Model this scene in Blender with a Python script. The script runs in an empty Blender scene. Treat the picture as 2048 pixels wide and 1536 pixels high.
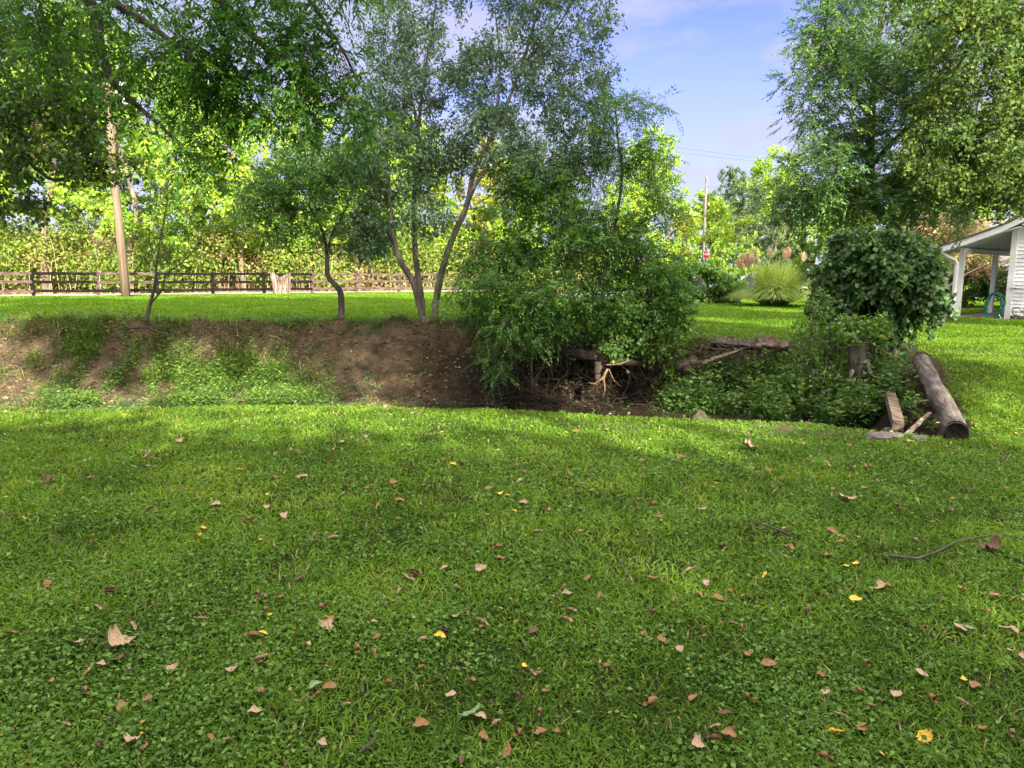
import bpy, math, random
import numpy as np
from mathutils import Vector
random.seed(7)
C = bpy.context.scene.collection
SC = bpy.context.scene
# ---------------------------------------------------------------- camera, sky, sun, exposure
F, PITCH, CAMZ = 1420.0, math.radians(8.45), 1.6          # focal length in pixels of a 2048 px wide frame
cam_d = bpy.data.cameras.new("camera"); cam = bpy.data.objects.new("camera", cam_d); C.objects.link(cam)
cam.location = (0, 0, CAMZ); cam.rotation_euler = (math.pi/2 - PITCH, 0, 0)
cam_d.sensor_width = 36.0; cam_d.lens = 36.0*F/2048; cam_d.clip_start = 0.05; cam_d.clip_end = 3000
SC.camera = cam
SUN_EL, SUN_AZ = math.radians(27), math.radians(160)       # azimuth clockwise from +Y: behind the viewer, a little right
sun_dir = Vector((math.sin(SUN_AZ)*math.cos(SUN_EL), math.cos(SUN_AZ)*math.cos(SUN_EL), math.sin(SUN_EL)))
world = bpy.data.worlds.new("World"); SC.world = world; world.use_nodes = True
wn, wl = world.node_tree.nodes, world.node_tree.links
bg = wn["Background"]; bg.inputs[1].default_value = 0.08
sky = wn.new("ShaderNodeTexSky"); sky.sky_type = 'NISHITA'; sky.sun_disc = False
sky.sun_elevation = SUN_EL; sky.sun_rotation = SUN_AZ; sky.air_density = 1.0; sky.dust_density = 0.6; sky.ozone_density = 3.0
tc = wn.new("ShaderNodeTexCoord"); mp = wn.new("ShaderNodeMapping"); mp.inputs['Scale'].default_value = (1, 1, 2.6)
mp.inputs['Location'].default_value = (0.35, 0.1, 0.0)
nz = wn.new("ShaderNodeTexNoise"); nz.inputs['Scale'].default_value = 2.3; nz.inputs['Detail'].default_value = 7; nz.inputs['Roughness'].default_value = .55
rp = wn.new("ShaderNodeValToRGB"); rp.color_ramp.elements[0].position = .42; rp.color_ramp.elements[1].position = .60
sep = wn.new("ShaderNodeSeparateXYZ"); mr = wn.new("ShaderNodeMapRange")
mr.inputs['From Min'].default_value = .44; mr.inputs['From Max'].default_value = .16; mr.inputs['To Min'].default_value = 0.0; mr.inputs['To Max'].default_value = .85
mth = wn.new("ShaderNodeMath"); mth.operation = 'ADD'; mth.use_clamp = True
mx = wn.new("ShaderNodeMixRGB"); mx.inputs[2].default_value = (1, 1, 1, 1)
cdt = wn.new('ShaderNodeVectorMath'); cdt.operation = 'DOT_PRODUCT'; cdt.inputs[1].default_value = (.17, -.47, .866)   # unseen clouds overhead and behind, boosted to brighten the shaded foreground
cmr = wn.new('ShaderNodeMapRange'); cmr.inputs['From Min'].default_value = .15; cmr.inputs['From Max'].default_value = .85
cb_ = wn.new('ShaderNodeMixRGB'); cb_.inputs[1].default_value = (1.02, 1.02, 1.32, 1); cb_.inputs[2].default_value = (15.5, 13.8, 11.6, 1)
wl.new(tc.outputs['Generated'], cdt.inputs[0]); wl.new(cdt.outputs['Value'], cmr.inputs[0]); wl.new(cmr.outputs[0], cb_.inputs[0]); wl.new(cb_.outputs[0], mx.inputs[2])
m85 = wn.new("ShaderNodeMath"); m85.operation = 'MULTIPLY'; m85.inputs[1].default_value = .9
wl.new(tc.outputs['Generated'], mp.inputs[0]); wl.new(mp.outputs[0], nz.inputs['Vector']); wl.new(nz.outputs[0], rp.inputs[0])
wl.new(tc.outputs['Generated'], sep.inputs[0]); wl.new(sep.outputs[2], mr.inputs[0])
wl.new(rp.outputs[0], mth.inputs[0]); wl.new(mr.outputs[0], mth.inputs[1]); wl.new(mth.outputs[0], m85.inputs[0])
wl.new(m85.outputs[0], mx.inputs[0]); hsv = wn.new('ShaderNodeHueSaturation'); hsv.inputs['Saturation'].default_value = 1.4; hsv.inputs['Value'].default_value = .58; hsv.inputs['Hue'].default_value = .54
wl.new(sky.outputs[0], hsv.inputs['Color']); wl.new(hsv.outputs[0], mx.inputs[1]); wl.new(mx.outputs[0], bg.inputs[0])
sun_d = bpy.data.lights.new("sun", 'SUN'); sun_o = bpy.data.objects.new("sun", sun_d); C.objects.link(sun_o)
sun_d.energy = 2.2; sun_d.angle = math.radians(.55); sun_d.color = (1.0, .90, .74)
sun_o.rotation_euler = (-sun_dir).to_track_quat('-Z', 'Y').to_euler()
SC.view_settings.view_transform = 'Standard'; SC.view_settings.look = 'None'; SC.view_settings.gamma = 1
SC.view_settings.exposure = 3.15
SC.cycles.max_bounces = 6; SC.cycles.transparent_max_bounces = 8; SC.cycles.diffuse_bounces = 3; SC.cycles.transmission_bounces = 3; SC.cycles.glossy_bounces = 2

# ---------------------------------------------------------------- helpers
def rng(s): return np.random.default_rng(abs(int(s)))
def tpy(py): return math.tan(PITCH + math.atan((py-768)/F))
def P(px, py, y):                                       # the point at world depth y seen at pixel px, py
    z = CAMZ - y*tpy(py); dep = y*math.cos(PITCH) + (CAMZ-z)*math.sin(PITCH)
    return np.array([(px-1024)/F*dep, y, z])
def hash2(ix, iy, s):
    v = np.sin(ix*127.1 + iy*311.7 + s*74.7)*43758.5453
    return v - np.floor(v)
def vn(x, y, s=0):
    ix, iy = np.floor(x), np.floor(y); fx, fy = x-ix, y-iy
    fx = fx*fx*(3-2*fx); fy = fy*fy*(3-2*fy)
    return (hash2(ix,iy,s)*(1-fx)+hash2(ix+1,iy,s)*fx)*(1-fy) + (hash2(ix,iy+1,s)*(1-fx)+hash2(ix+1,iy+1,s)*fx)*fy
def fbm(x, y, s=0, o=4):
    r = 0; a = .5; t = 0
    for i in range(o): r = r + a*vn(x*2**i, y*2**i, s+i*13); t += a; a *= .55
    return r/t
def sst(a, b, x): t = np.clip((x-a)/(b-a), 0, 1); return t*t*(3-2*t)
def norm(v): return v/np.maximum(np.linalg.norm(v, axis=-1, keepdims=True), 1e-9)

def set_tags(o, label=None, cat=None, group=None, kind=None):
    if label: o['label'] = label
    if cat: o['category'] = cat
    if group: o['group'] = group
    if kind: o['kind'] = kind
    return o
def empty(name, loc, label=None, cat=None, group=None, rz=0):
    o = bpy.data.objects.new(name, None); C.objects.link(o); o.location = loc; o.rotation_euler = (0, 0, rz)
    o.empty_display_size = .2
    return set_tags(o, label, cat, group)
def link(name, me, mat, parent=None, base=None):
    o = bpy.data.objects.new(name, me); C.objects.link(o)
    if mat is not None:
        for m_ in (mat if isinstance(mat, (list, tuple)) else [mat]): me.materials.append(m_)
    if parent: o.parent = parent
    if base is not None: o.location = base
    return o

class MB:                                               # collects polygons of ONE mesh
    def __init__(s): s.v = []; s.f = []; s.n = 0; s.a = []
    def add(s, V, Fc, val=.5):
        V = np.asarray(V, float).reshape(-1, 3); s.v.append(V)
        for f in Fc: s.f.append(tuple(i+s.n for i in f))
        s.a += [val]*len(Fc); s.n += len(V)
    def box(s, a, b, val=.5):
        x0, y0, z0 = a; x1, y1, z1 = b
        V = [(x0,y0,z0),(x1,y0,z0),(x1,y1,z0),(x0,y1,z0),(x0,y0,z1),(x1,y0,z1),(x1,y1,z1),(x0,y1,z1)]
        s.add(V, [(0,3,2,1),(4,5,6,7),(0,1,5,4),(1,2,6,5),(2,3,7,6),(3,0,4,7)], val)
    def bar(s, p, q, w, h, jit=0, up=(0,0,1)):          # rectangular bar from p to q
        p, q = np.array(p, float), np.array(q, float); d = norm(q-p); sd = norm(np.cross(d, up)); u = np.cross(sd, d)
        V = []
        for e in (p, q):
            for a_, b_ in ((-1,-1),(1,-1),(1,1),(-1,1)): V.append(e + sd*a_*w/2 + u*b_*h/2 + (np.random.rand(3)-.5)*jit)
        s.add(V, [(0,1,2,3),(7,6,5,4),(0,4,5,1),(1,5,6,2),(2,6,7,3),(3,7,4,0)])
    def tube(s, pts, rad, n=7, caps=True, rough=0, seed=0, flute=0):
        pts = np.asarray(pts, float); m = len(pts); rad = np.broadcast_to(np.asarray(rad, float), (m,))
        d = np.gradient(pts, axis=0); d = norm(d); ref = np.array([.3, .2, 1.0]) if abs(d[0][2]) < .9 else np.array([1.0, .1, 0])
        R = rng(seed); ring = []
        u = norm(np.cross(d[0], ref))
        k = 1 + rough*(R.random((m, n))-.5) if rough else np.ones((m, n))
        if flute: k = k*(1+flute*np.sin(np.arange(n)*2*math.pi/n*5)[None, :])
        for i in range(m):
            u = norm(u - d[i]*np.dot(u, d[i])); w = np.cross(d[i], u)
            a = np.arange(n)*2*math.pi/n
            ring.append(pts[i] + (np.outer(np.cos(a), u)+np.outer(np.sin(a), w))*(rad[i]*k[i])[:, None])
        Fc = [(i*n+j, i*n+(j+1)%n, (i+1)*n+(j+1)%n, (i+1)*n+j) for i in range(m-1) for j in range(n)]
        if caps: Fc += [tuple(range(n-1, -1, -1)), tuple((m-1)*n+j for j in range(n))]
        s.add(np.vstack(ring), Fc)
    def mesh(s, name, smooth=False, base=None):
        V = np.vstack(s.v) - (np.asarray(base, float) if base is not None else 0)
        me = bpy.data.meshes.new(name); me.from_pydata(V.tolist(), [], s.f)
        if smooth: me.polygons.foreach_set('use_smooth', [True]*len(me.polygons))
        me.update(); return me
    def build(s, name, mat, parent=None, smooth=False, base=None, loc=None):
        if parent is not None and base is None: base = parent.location
        if parent is not None and any(abs(a) > 1e-9 for a in parent.rotation_euler): base = (0, 0, 0)
        return link(name, s.mesh(name, smooth, base), mat, parent, loc)

def fast_mesh(name, V, k, attr=None, smooth=False, base=None):  # V (N*k,3): N polygons of k corners each
    if base is not None: V = V - np.asarray(base, float)
    n = len(V)//k; me = bpy.data.meshes.new(name)
    me.vertices.add(len(V)); me.vertices.foreach_set('co', V.astype(np.float32).ravel())
    me.loops.add(len(V)); me.loops.foreach_set('vertex_index', np.arange(len(V), dtype=np.int32))
    me.polygons.add(n); me.polygons.foreach_set('loop_start', (np.arange(n)*k).astype(np.int32))
    me.update(calc_edges=True)
    if attr is not None:
        at = me.attributes.new('tint', 'FLOAT', 'FACE'); at.data.foreach_set('value', attr.astype(np.float32))
    return me

# ---------------------------------------------------------------- materials
def new_mat(name):
    m = bpy.data.materials.new(name); m.use_nodes = True
    return m, m.node_tree.nodes, m.node_tree.links, m.node_tree.nodes['Principled BSDF']
def ramp(nt, stops):
    r = nt.new("ShaderNodeValToRGB"); e = r.color_ramp.elements
    while len(e) < len(stops): e.new(.5)
    for el, (p, c) in zip(e, stops): el.position = p; el.color = (*c, 1)
    return r
def leaf_mat(name, stops, trans=.4, rough=.45, spec=.35, coord_var=.0):
    g_ = {'leaf_walnut':1.2,'leaf_maple':1.9,'leaf_sumac':1.7,'leaf_big':2.0,'leaf_grape':1.65,'weed':1.25,'leaf_small':2.0,'leaf_pear':1.8,'leaf_sun':2.1,'leaf_olive':1.3,'leaf_brush':1.35,'weed_bank':1.4}.get(name, 1); stops = [(p_, tuple(min(.5, c_*g_) for c_ in q_)) for p_, q_ in stops]
    m, n, l, b = new_mat(name)
    a = n.new("ShaderNodeAttribute"); a.attribute_name = 'tint'
    r = ramp(n, stops); l.new(a.outputs['Fac'], r.inputs[0]); l.new(r.outputs[0], b.inputs['Base Color'])
    b.inputs['Roughness'].default_value = rough; b.inputs['Specular IOR Level'].default_value = spec
    t = n.new("ShaderNodeBsdfTranslucent"); hs = n.new("ShaderNodeHueSaturation"); hs.inputs['Saturation'].default_value = 1.15; hs.inputs['Value'].default_value = 1.5; hs.inputs['Hue'].default_value = .485
    l.new(r.outputs[0], hs.inputs['Color']); l.new(hs.outputs[0], t.inputs[0])
    mxs = n.new("ShaderNodeMixShader"); mxs.inputs[0].default_value = trans
    l.new(b.outputs[0], mxs.inputs[1]); l.new(t.outputs[0], mxs.inputs[2]); l.new(mxs.outputs[0], n['Material Output'].inputs[0])
    return m
def noise_mat(name, stops, scale=8, rough=.85, bump=.3, stretch=(1,1,1), detail=6, spec=.3, coord='Object', bscale=None, metallic=0):
    m, n, l, b = new_mat(name)
    t = n.new("ShaderNodeTexCoord"); mp_ = n.new("ShaderNodeMapping"); mp_.inputs['Scale'].default_value = stretch
    nz_ = n.new("ShaderNodeTexNoise"); nz_.inputs['Scale'].default_value = scale; nz_.inputs['Detail'].default_value = detail
    l.new(t.outputs[coord], mp_.inputs[0]); l.new(mp_.outputs[0], nz_.inputs['Vector'])
    r = ramp(n, stops); l.new(nz_.outputs[0], r.inputs[0]); l.new(r.outputs[0], b.inputs['Base Color'])
    b.inputs['Roughness'].default_value = rough; b.inputs['Specular IOR Level'].default_value = spec; b.inputs['Metallic'].default_value = metallic
    if bump:
        nb = n.new("ShaderNodeTexNoise"); nb.inputs['Scale'].default_value = bscale or scale*2.2; nb.inputs['Detail'].default_value = 5
        l.new(mp_.outputs[0], nb.inputs['Vector'])
        bp = n.new("ShaderNodeBump"); bp.inputs['Strength'].default_value = bump; bp.inputs['Distance'].default_value = .03
        l.new(nb.outputs[0], bp.inputs['Height']); l.new(bp.outputs[0], b.inputs['Normal'])
    return m
M = {}
M['bark_dark'] = noise_mat('bark_dark', [(.3,(.030,.024,.020)),(.55,(.075,.062,.052)),(.75,(.13,.115,.10))], 9, .9, .8, (1,1,.22))
M['bark_grey'] = noise_mat('bark_grey', [(.3,(.07,.055,.045)),(.5,(.15,.125,.105)),(.72,(.24,.21,.18))], 9, .9, .8, (1,1,.25))
M['bark_tan'] = noise_mat('bark_tan', [(.3,(.07,.05,.034)),(.5,(.15,.115,.08)),(.72,(.25,.20,.145))], 6, .9, .5, (1,1,.3))
M['twig_tan'] = noise_mat('twig_tan', [(.3,(.20,.14,.085)),(.6,(.38,.28,.18))], 2, .9, 0)
M['root'] = noise_mat('root', [(.3,(.014,.010,.007)),(.55,(.038,.028,.019)),(.75,(.08,.06,.042))], 7, .85, .6, (1,1,.4))
M['root_pale'] = noise_mat('root_pale', [(.35,(.045,.028,.014)),(.65,(.15,.095,.045))], 9, .8, .4)
M['pole'] = noise_mat('pole', [(.3,(.08,.056,.034)),(.5,(.14,.102,.066)),(.7,(.20,.155,.105))], 5, .85, .4, (4,4,.15))
M['fence_dark'] = noise_mat('fence_dark', [(.3,(.004,.003,.004)),(.6,(.010,.008,.008)),(.8,(.045,.03,.025))], 3, .9, .3, (1,1,3), spec=.08)
M['fence_faded'] = noise_mat('fence_faded', [(.3,(.03,.021,.019)),(.5,(.075,.053,.045)),(.7,(.12,.088,.072))], 3, .9, .3, (1,1,3), spec=.1)
M['deadwood'] = noise_mat('deadwood', [(.36,(.06,.035,.02)),(.48,(.13,.095,.07)),(.65,(.26,.22,.19))], 4, .85, .8, (3,3,.4))
M['log'] = noise_mat('log', [(.30,(.022,.018,.015)),(.48,(.065,.054,.045)),(.60,(.10,.086,.074)),(.78,(.18,.165,.15))], 7, .85, 1.0, (1,1,1), detail=10, bscale=26)
for nd in M['log'].node_tree.nodes:
    if nd.type == 'MAPPING': nd.vector_type = 'TEXTURE'; nd.inputs['Rotation'].default_value = (0, 0, math.atan2(3.17, 1.36)); nd.inputs['Scale'].default_value = (7, 1, 1)
    if nd.type == 'TEX_NOISE' and nd.inputs['Scale'].default_value < 10: nd.inputs['Scale'].default_value = 16
M['log_end'] = noise_mat('log_end', [(.3,(.012,.010,.008)),(.7,(.045,.035,.027))], 12, .95, .8)
M['timber'] = noise_mat('timber', [(.3,(.04,.027,.018)),(.5,(.10,.072,.05)),(.7,(.17,.135,.10))], 14, .85, .5, (1,.2,1))
M['stone'] = noise_mat('stone', [(.3,(.06,.05,.044)),(.5,(.12,.105,.093)),(.7,(.20,.18,.16))], 9, .85, .5)
M['stone_warm'] = noise_mat('stone_warm', [(.3,(.08,.062,.045)),(.5,(.16,.125,.095)),(.7,(.24,.20,.16))], 9, .85, .5)
M['concrete'] = noise_mat('concrete', [(.3,(.17,.15,.13)),(.7,(.30,.27,.24))], 5, .9, .3)
M['white'] = noise_mat('white', [(.3,(.70,.71,.72)),(.7,(.80,.80,.80))], 3, .5, 0, spec=.4)
M['roof'] = noise_mat('roof', [(.3,(.06,.055,.05)),(.7,(.12,.11,.10))], 20, .9, .4)
M['iron'] = noise_mat('iron', [(.3,(.015,.015,.016)),(.7,(.03,.03,.03))], 8, .5, 0)
M['hose'] = noise_mat('hose', [(.3,(.004,.12,.07)),(.7,(.01,.18,.10))], 3, .35, 0, spec=.5)
M['grey_metal'] = noise_mat('grey_metal', [(.3,(.50,.52,.54)),(.7,(.62,.64,.66))], 5, .5, 0)
M['steel'] = noise_mat('steel', [(.3,(.25,.26,.26)),(.7,(.38,.38,.38))], 5, .45, 0, metallic=.6)
M['red'] = noise_mat('red', [(.3,(.45,.01,.02)),(.7,(.52,.015,.03))], 3, .4, 0)
M['gravel'] = noise_mat('gravel', [(.3,(.22,.20,.17)),(.5,(.33,.30,.26)),(.7,(.42,.38,.33))], 30, .95, .4)
M['asphalt'] = noise_mat('asphalt', [(.3,(.13,.13,.135)),(.7,(.21,.21,.215))], 12, .9, .2)
M['car'] = noise_mat('car', [(.3,(.045,.065,.095)),(.7,(.055,.078,.11))], 2, .6, 0, spec=.12)
M['glass'] = noise_mat('glass', [(.3,(.02,.03,.04)),(.7,(.03,.04,.05))], 2, .35, 0, spec=.2)
M['rubber'] = noise_mat('rubber', [(.3,(.015,.015,.015)),(.7,(.03,.03,.03))], 8, .8, 0)
M['wire'] = noise_mat('wire', [(.3,(.06,.06,.065)),(.7,(.10,.10,.105))], 2, .6, 0)
M['wire_pale'] = noise_mat('wire_pale', [(.3,(.13,.135,.15)),(.7,(.17,.175,.19))], 2, .5, 0)
G1, G2, G3, Y1 = (.018,.055,.012), (.045,.115,.020), (.085,.17,.030), (.24,.27,.03)
M['leaf_walnut'] = leaf_mat('leaf_walnut', [(0,(.014,.050,.010)),(.5,(.035,.105,.016)),(.85,(.065,.16,.025)),(1,(.22,.23,.03))], .5, .4)
M['leaf_maple'] = leaf_mat('leaf_maple', [(0,(.013,.033,.009)),(.5,(.032,.068,.014)),(.85,(.07,.12,.02)),(1,(.20,.18,.03))], .4, .45)
M['leaf_pear'] = leaf_mat('leaf_pear', [(0,(.022,.050,.022)),(.5,(.045,.09,.036)),(.85,(.085,.14,.06)),(1,(.16,.20,.06))], .3, .3, .6)
M['leaf_small'] = leaf_mat('leaf_small', [(0,(.018,.050,.012)),(.5,(.045,.10,.022)),(.9,(.09,.16,.035)),(1,(.2,.22,.04))], .4, .4)
M['leaf_sumac'] = leaf_mat('leaf_sumac', [(0,(.016,.046,.012)),(.5,(.038,.090,.020)),(.88,(.085,.165,.03)),(.97,(.14,.26,.03)),(1,(.40,.36,.03))], .4, .42)
M['leaf_vine'] = leaf_mat('leaf_vine', [(0,(.03,.08,.015)),(.6,(.08,.17,.03)),(.92,(.15,.25,.04)),(1,(.42,.33,.03))], .45, .4)
M['leaf_grape'] = leaf_mat('leaf_grape', [(0,(.014,.036,.010)),(.5,(.032,.070,.018)),(.85,(.06,.125,.035)),(1,(.15,.22,.04))], .3, .45, .4)
M['leaf_sun'] = leaf_mat('leaf_sun', [(0,(.04,.085,.015)),(.4,(.09,.16,.022)),(.8,(.16,.22,.03)),(1,(.28,.26,.05))], .4, .5)
M['leaf_yellow'] = leaf_mat('leaf_yellow', [(0,(.12,.17,.02)),(.5,(.24,.28,.03)),(1,(.45,.38,.03))], .4, .5)
M['leaf_big'] = leaf_mat('leaf_big', [(0,(.020,.055,.022)),(.5,(.045,.095,.030)),(.85,(.085,.145,.035)),(1,(.22,.24,.05))], .35, .4, .45)
M['leaf_round'] = leaf_mat('leaf_round', [(0,(.035,.075,.022)),(.5,(.075,.14,.035)),(.85,(.15,.21,.04)),(1,(.26,.24,.05))], .4, .6, .15)
M['leaf_olive'] = leaf_mat('leaf_olive', [(0,(.03,.06,.025)),(.5,(.07,.115,.045)),(1,(.14,.18,.06))], .35, .5)
M['leaf_tan'] = leaf_mat('leaf_tan', [(0,(.12,.14,.04)),(.4,(.28,.25,.10)),(.8,(.46,.33,.20)),(1,(.50,.36,.24))], .4, .6)
M['leaf_brush'] = leaf_mat('leaf_brush', [(0,(.08,.13,.02)),(.5,(.15,.21,.03)),(.66,(.20,.17,.07)),(1,(.27,.18,.105))], .35, .6)
M['weed'] = leaf_mat('weed', [(0,(.020,.05,.012)),(.55,(.052,.11,.024)),(.92,(.12,.20,.035)),(1,(.3,.3,.05))], .4, .45)
M['weed_bank'] = leaf_mat('weed_bank', [(0,(.025,.055,.012)),(.5,(.065,.125,.022)),(.9,(.14,.22,.03)),(1,(.3,.26,.08))], .4, .5)
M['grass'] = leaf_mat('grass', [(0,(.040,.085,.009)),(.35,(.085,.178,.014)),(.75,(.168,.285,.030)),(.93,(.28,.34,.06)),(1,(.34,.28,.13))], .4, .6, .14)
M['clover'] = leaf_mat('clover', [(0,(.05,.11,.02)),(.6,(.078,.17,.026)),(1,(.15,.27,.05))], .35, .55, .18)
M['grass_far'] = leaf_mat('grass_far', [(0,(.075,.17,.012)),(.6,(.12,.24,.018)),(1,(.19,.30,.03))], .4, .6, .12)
M['miscanthus'] = leaf_mat('miscanthus', [(0,(.12,.23,.03)),(.5,(.24,.38,.07)),(.9,(.40,.45,.16)),(1,(.48,.44,.24))], .4, .5)
M['plume'] = leaf_mat('plume', [(0,(.46,.28,.17)),(1,(.66,.45,.31))], .5, .7)

# ---------------------------------------------------------------- terrain
XN = [-40,-9,-7.5,-6,-4.5,-2.5,0,1.3,2.5,3.8,4.2,4.6,5.2,40]
YN = [9.7,9.9,10.1,10.6,10.9,10.85,10.35,9.9,9.5,9.15,8.75,8.35,8.0,8.0]
XT = [-40,-10,-6,-2,-1,0.5,3,6,7.6,40]; YT = [14.2,14.2,14.3,14.5,14.2,14.5,14.3,14.0,13.4,13.4]
XB = [-40,-9,-6,-2,-.5,2,3.4,5,6,40];      YB = [12.2,12.5,12.6,12.7,13.05,13.0,12.2,11.5,11.0,11.0]
LR = np.array([(5.35,7.4),(5.5,8.2),(6.75,11.1),(7.1,12.2),(7.9,14.2)])
FA, FB = np.array([-23.4,35.0]), np.array([-7.1,45.0])         # fence line
FD = (FB-FA)/np.linalg.norm(FB-FA); FN = np.array([-FD[1], FD[0]])
def H(x, y, noise=True):
    x = np.asarray(x, float); y = np.asarray(y, float)
    yn, yt, yb = np.interp(x, XN, YN), np.interp(x, XT, YT), np.interp(x, XB, YB)
    n1 = fbm(x*.5+9, y*.5+4, 3)-.5
    if noise: yt = yt + .35*(fbm(x*.9+2, x*0+1, 11)-.5)
    un = -.25*np.clip(y/8, 0, 2)**1.3 + .05*n1 + .012*np.clip(-x-6, 0, 8)
    near = un - np.clip(y-yn, 0, None)*(.35+.9*sst(0, .5, y-yn))
    uf = .72 + (.36-.72)*sst(-1.5, 4.0, x) + .05*n1 + .004*np.clip(y-20, 0, 30)*sst(2, 10, x)
    u = np.clip((yt-y)/np.maximum(yt-yb, .3), 0, 3)
    bed = np.where(x < -1.8, -.66, -.84) + .18*sst(-.2, .2, -1.9-x)*0
    bed = -.84 + .20*sst(-1.0, -2.6, x) + .12*sst(4.4, 5.2, x)
    prof = np.where(u < 1, 1-(1-u)**2.3, 1+(u-1)*.9)
    far = uf - (uf-bed)*prof
    ur = np.interp(y, [0,6,8,11.2,13,24,60], [0,-.17,-.25,.28,.36,.36,.5]) + .05*n1
    xl = np.interp(y, LR[:,1], LR[:,0]); dl = (xl - x)*.9
    right = ur - np.where(dl > 0, .28*np.clip(dl, 0, .55)/.55 + 1.5*np.clip(dl-.55, 0, None), 0)
    right = np.where(y > 14.5, -5, np.where(y < 7.4, -5, right))
    k = .035; st = np.stack([near, far, right, bed+0*x])
    h = k*np.log(np.exp(np.clip((st-st.max(0))/k, -60, 0)).sum(0)) + st.max(0)
    bank = sst(.02, .25, np.maximum(0, np.minimum.reduce([y-yn+.0, yt-y+.25])))*sst(-.3, .4, dl)
    if noise:
        h = h + bank*(.40*(fbm(x*1.3, y*1.3, 21)-.5) + .20*(fbm(x*4, y*4, 5)-.5) + .09*(fbm(x*11, y*11, 8)-.5) + .22*(np.abs(fbm(x*3.2, y*.5, 15)-.5)-.1))*sst(-.80, -.4, h)
    d = (x-FA[0])*FN[0] + (y-FA[1])*FN[1]                     # beyond the fence the brushy hillside rises
    h = h + sst(6, 14, d)*1.0*sst(6, -3, x) + np.clip(d-9, 0, 26)*.16*sst(8, -3, x)
    h = h + np.clip(y-55, 0, 60)*.02*sst(2, 10, x)
    return h
def bankmask(x, y):
    yn, yt = np.interp(x, XN, YN), np.interp(x, XT, YT)
    xl = np.interp(y, LR[:,1], LR[:,0])
    nz_ = .28*(fbm(x*2.2, y*2.2, 31)-.5)
    return sst(.02, .2, y-yn+nz_-.05)*sst(-.28, -.05, yt-y+nz_)*sst(-.12, .2, xl-x+.6*nz_)
def hp(x, y): return float(H(np.array([x]), np.array([y]))[0])
def axis(segs):
    out = []
    for a, b, st in segs: out += list(np.arange(a, b-1e-6, st))
    return np.array(out + [segs[-1][1]])
gx = axis([(-400,-60,20),(-60,-16,1.1),(-16,-11.5,.3),(-11.5,8.4,.065),(8.4,20,.4),(20,60,1.2),(60,400,20)])
gy = axis([(-60,0,3),(0,7,.2),(7,8.0,.1),(8.0,15.2,.055),(15.2,22,.25),(22,62,.6),(62,130,3),(130,900,35)])
X, Y = np.meshgrid(gx, gy); Z = H(X, Y)
nx, ny = len(gx), len(gy)
idx = np.arange(nx*ny).reshape(ny, nx)
quads = np.stack([idx[:-1,:-1], idx[:-1,1:], idx[1:,1:], idx[1:,:-1]], -1).reshape(-1, 4)
me = bpy.data.meshes.new('ground'); me.vertices.add(nx*ny)
me.vertices.foreach_set('co', np.stack([X, Y, Z], -1).astype(np.float32).ravel())
me.loops.add(quads.size); me.loops.foreach_set('vertex_index', quads.ravel().astype(np.int32))
me.polygons.add(len(quads)); me.polygons.foreach_set('loop_start', (np.arange(len(quads))*4).astype(np.int32))
me.update(calc_edges=True); me.polygons.foreach_set('use_smooth', [True]*len(quads))
bm_ = bankmask(X, Y); dfe = (X-FA[0])*FN[0] + (Y-FA[1])*FN[1]
brush_m = sst(.5, 3, dfe)*sst(10, 0, X)
damp_shade_m = bm_*sst(.42, -.15, Z+.35*(fbm(X*1.5, Y*1.5, 91)-.5))*sst(-2.6, -.2, X)*sst(-.1,.2,bm_)  # damp soil at the toe, with the thicket's shade painted into it
for nm, arr in (('soil', bm_), ('damp_shade', damp_shade_m), ('brush', brush_m), ('worn', sst(.42, .58, fbm(X*2.2+5, Y*2.2, 77))*sst(.9, .2, np.abs(Y-9.2+.35*(X-2.4)))*sst(2.4, .8, np.abs(X-2.6)) )):
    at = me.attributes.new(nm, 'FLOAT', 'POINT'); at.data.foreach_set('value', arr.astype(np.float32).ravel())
m, n, l, b = new_mat('ground'); b.inputs['Roughness'].default_value = .95; b.inputs['Specular IOR Level'].default_value = .15
tcn = n.new("ShaderNodeTexCoord")
def nse(sc, det=6, rough=.6):
    q = n.new("ShaderNodeTexNoise"); q.inputs['Scale'].default_value = sc; q.inputs['Detail'].default_value = det; q.inputs['Roughness'].default_value = rough
    l.new(tcn.outputs['Object'], q.inputs['Vector']); return q
def attrn(nm): q = n.new("ShaderNodeAttribute"); q.attribute_name = nm; return q
def mixn(f, a, c2):
    q = n.new("ShaderNodeMixRGB"); l.new(f, q.inputs[0]); l.new(a, q.inputs[1]); l.new(c2, q.inputs[2]); return q.outputs[0]
g_r = ramp(n, [(.25,(.018,.018,.008)),(.5,(.035,.045,.010)),(.7,(.06,.08,.016))]); l.new(nse(14, 8, .75).outputs[0], g_r.inputs[0])
g_big = ramp(n, [(.35,(.025,.05,.008)),(.65,(.05,.08,.014))]); l.new(nse(.6).outputs[0], g_big.inputs[0])
gm = n.new("ShaderNodeMixRGB"); gm.inputs[0].default_value = .45; l.new(g_r.outputs[0], gm.inputs[1]); l.new(g_big.outputs[0], gm.inputs[2])
s_r = ramp(n, [(.25,(.030,.022,.013)),(.42,(.085,.063,.037)),(.6,(.17,.128,.075)),(.8,(.30,.235,.145))]); l.new(nse(3.2, 9, .72).outputs[0], s_r.inputs[0])
b_r = ramp(n, [(.3,(.20,.13,.075)),(.5,(.36,.25,.16)),(.7,(.30,.28,.08))]); l.new(nse(1.5, 8, .7).outputs[0], b_r.inputs[0])
w_r = ramp(n, [(.3,(.08,.07,.035)),(.6,(.17,.14,.085))]); l.new(nse(9).outputs[0], w_r.inputs[0])
c1 = mixn(attrn('brush').outputs['Fac'], gm.outputs[0], b_r.outputs[0])
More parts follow.
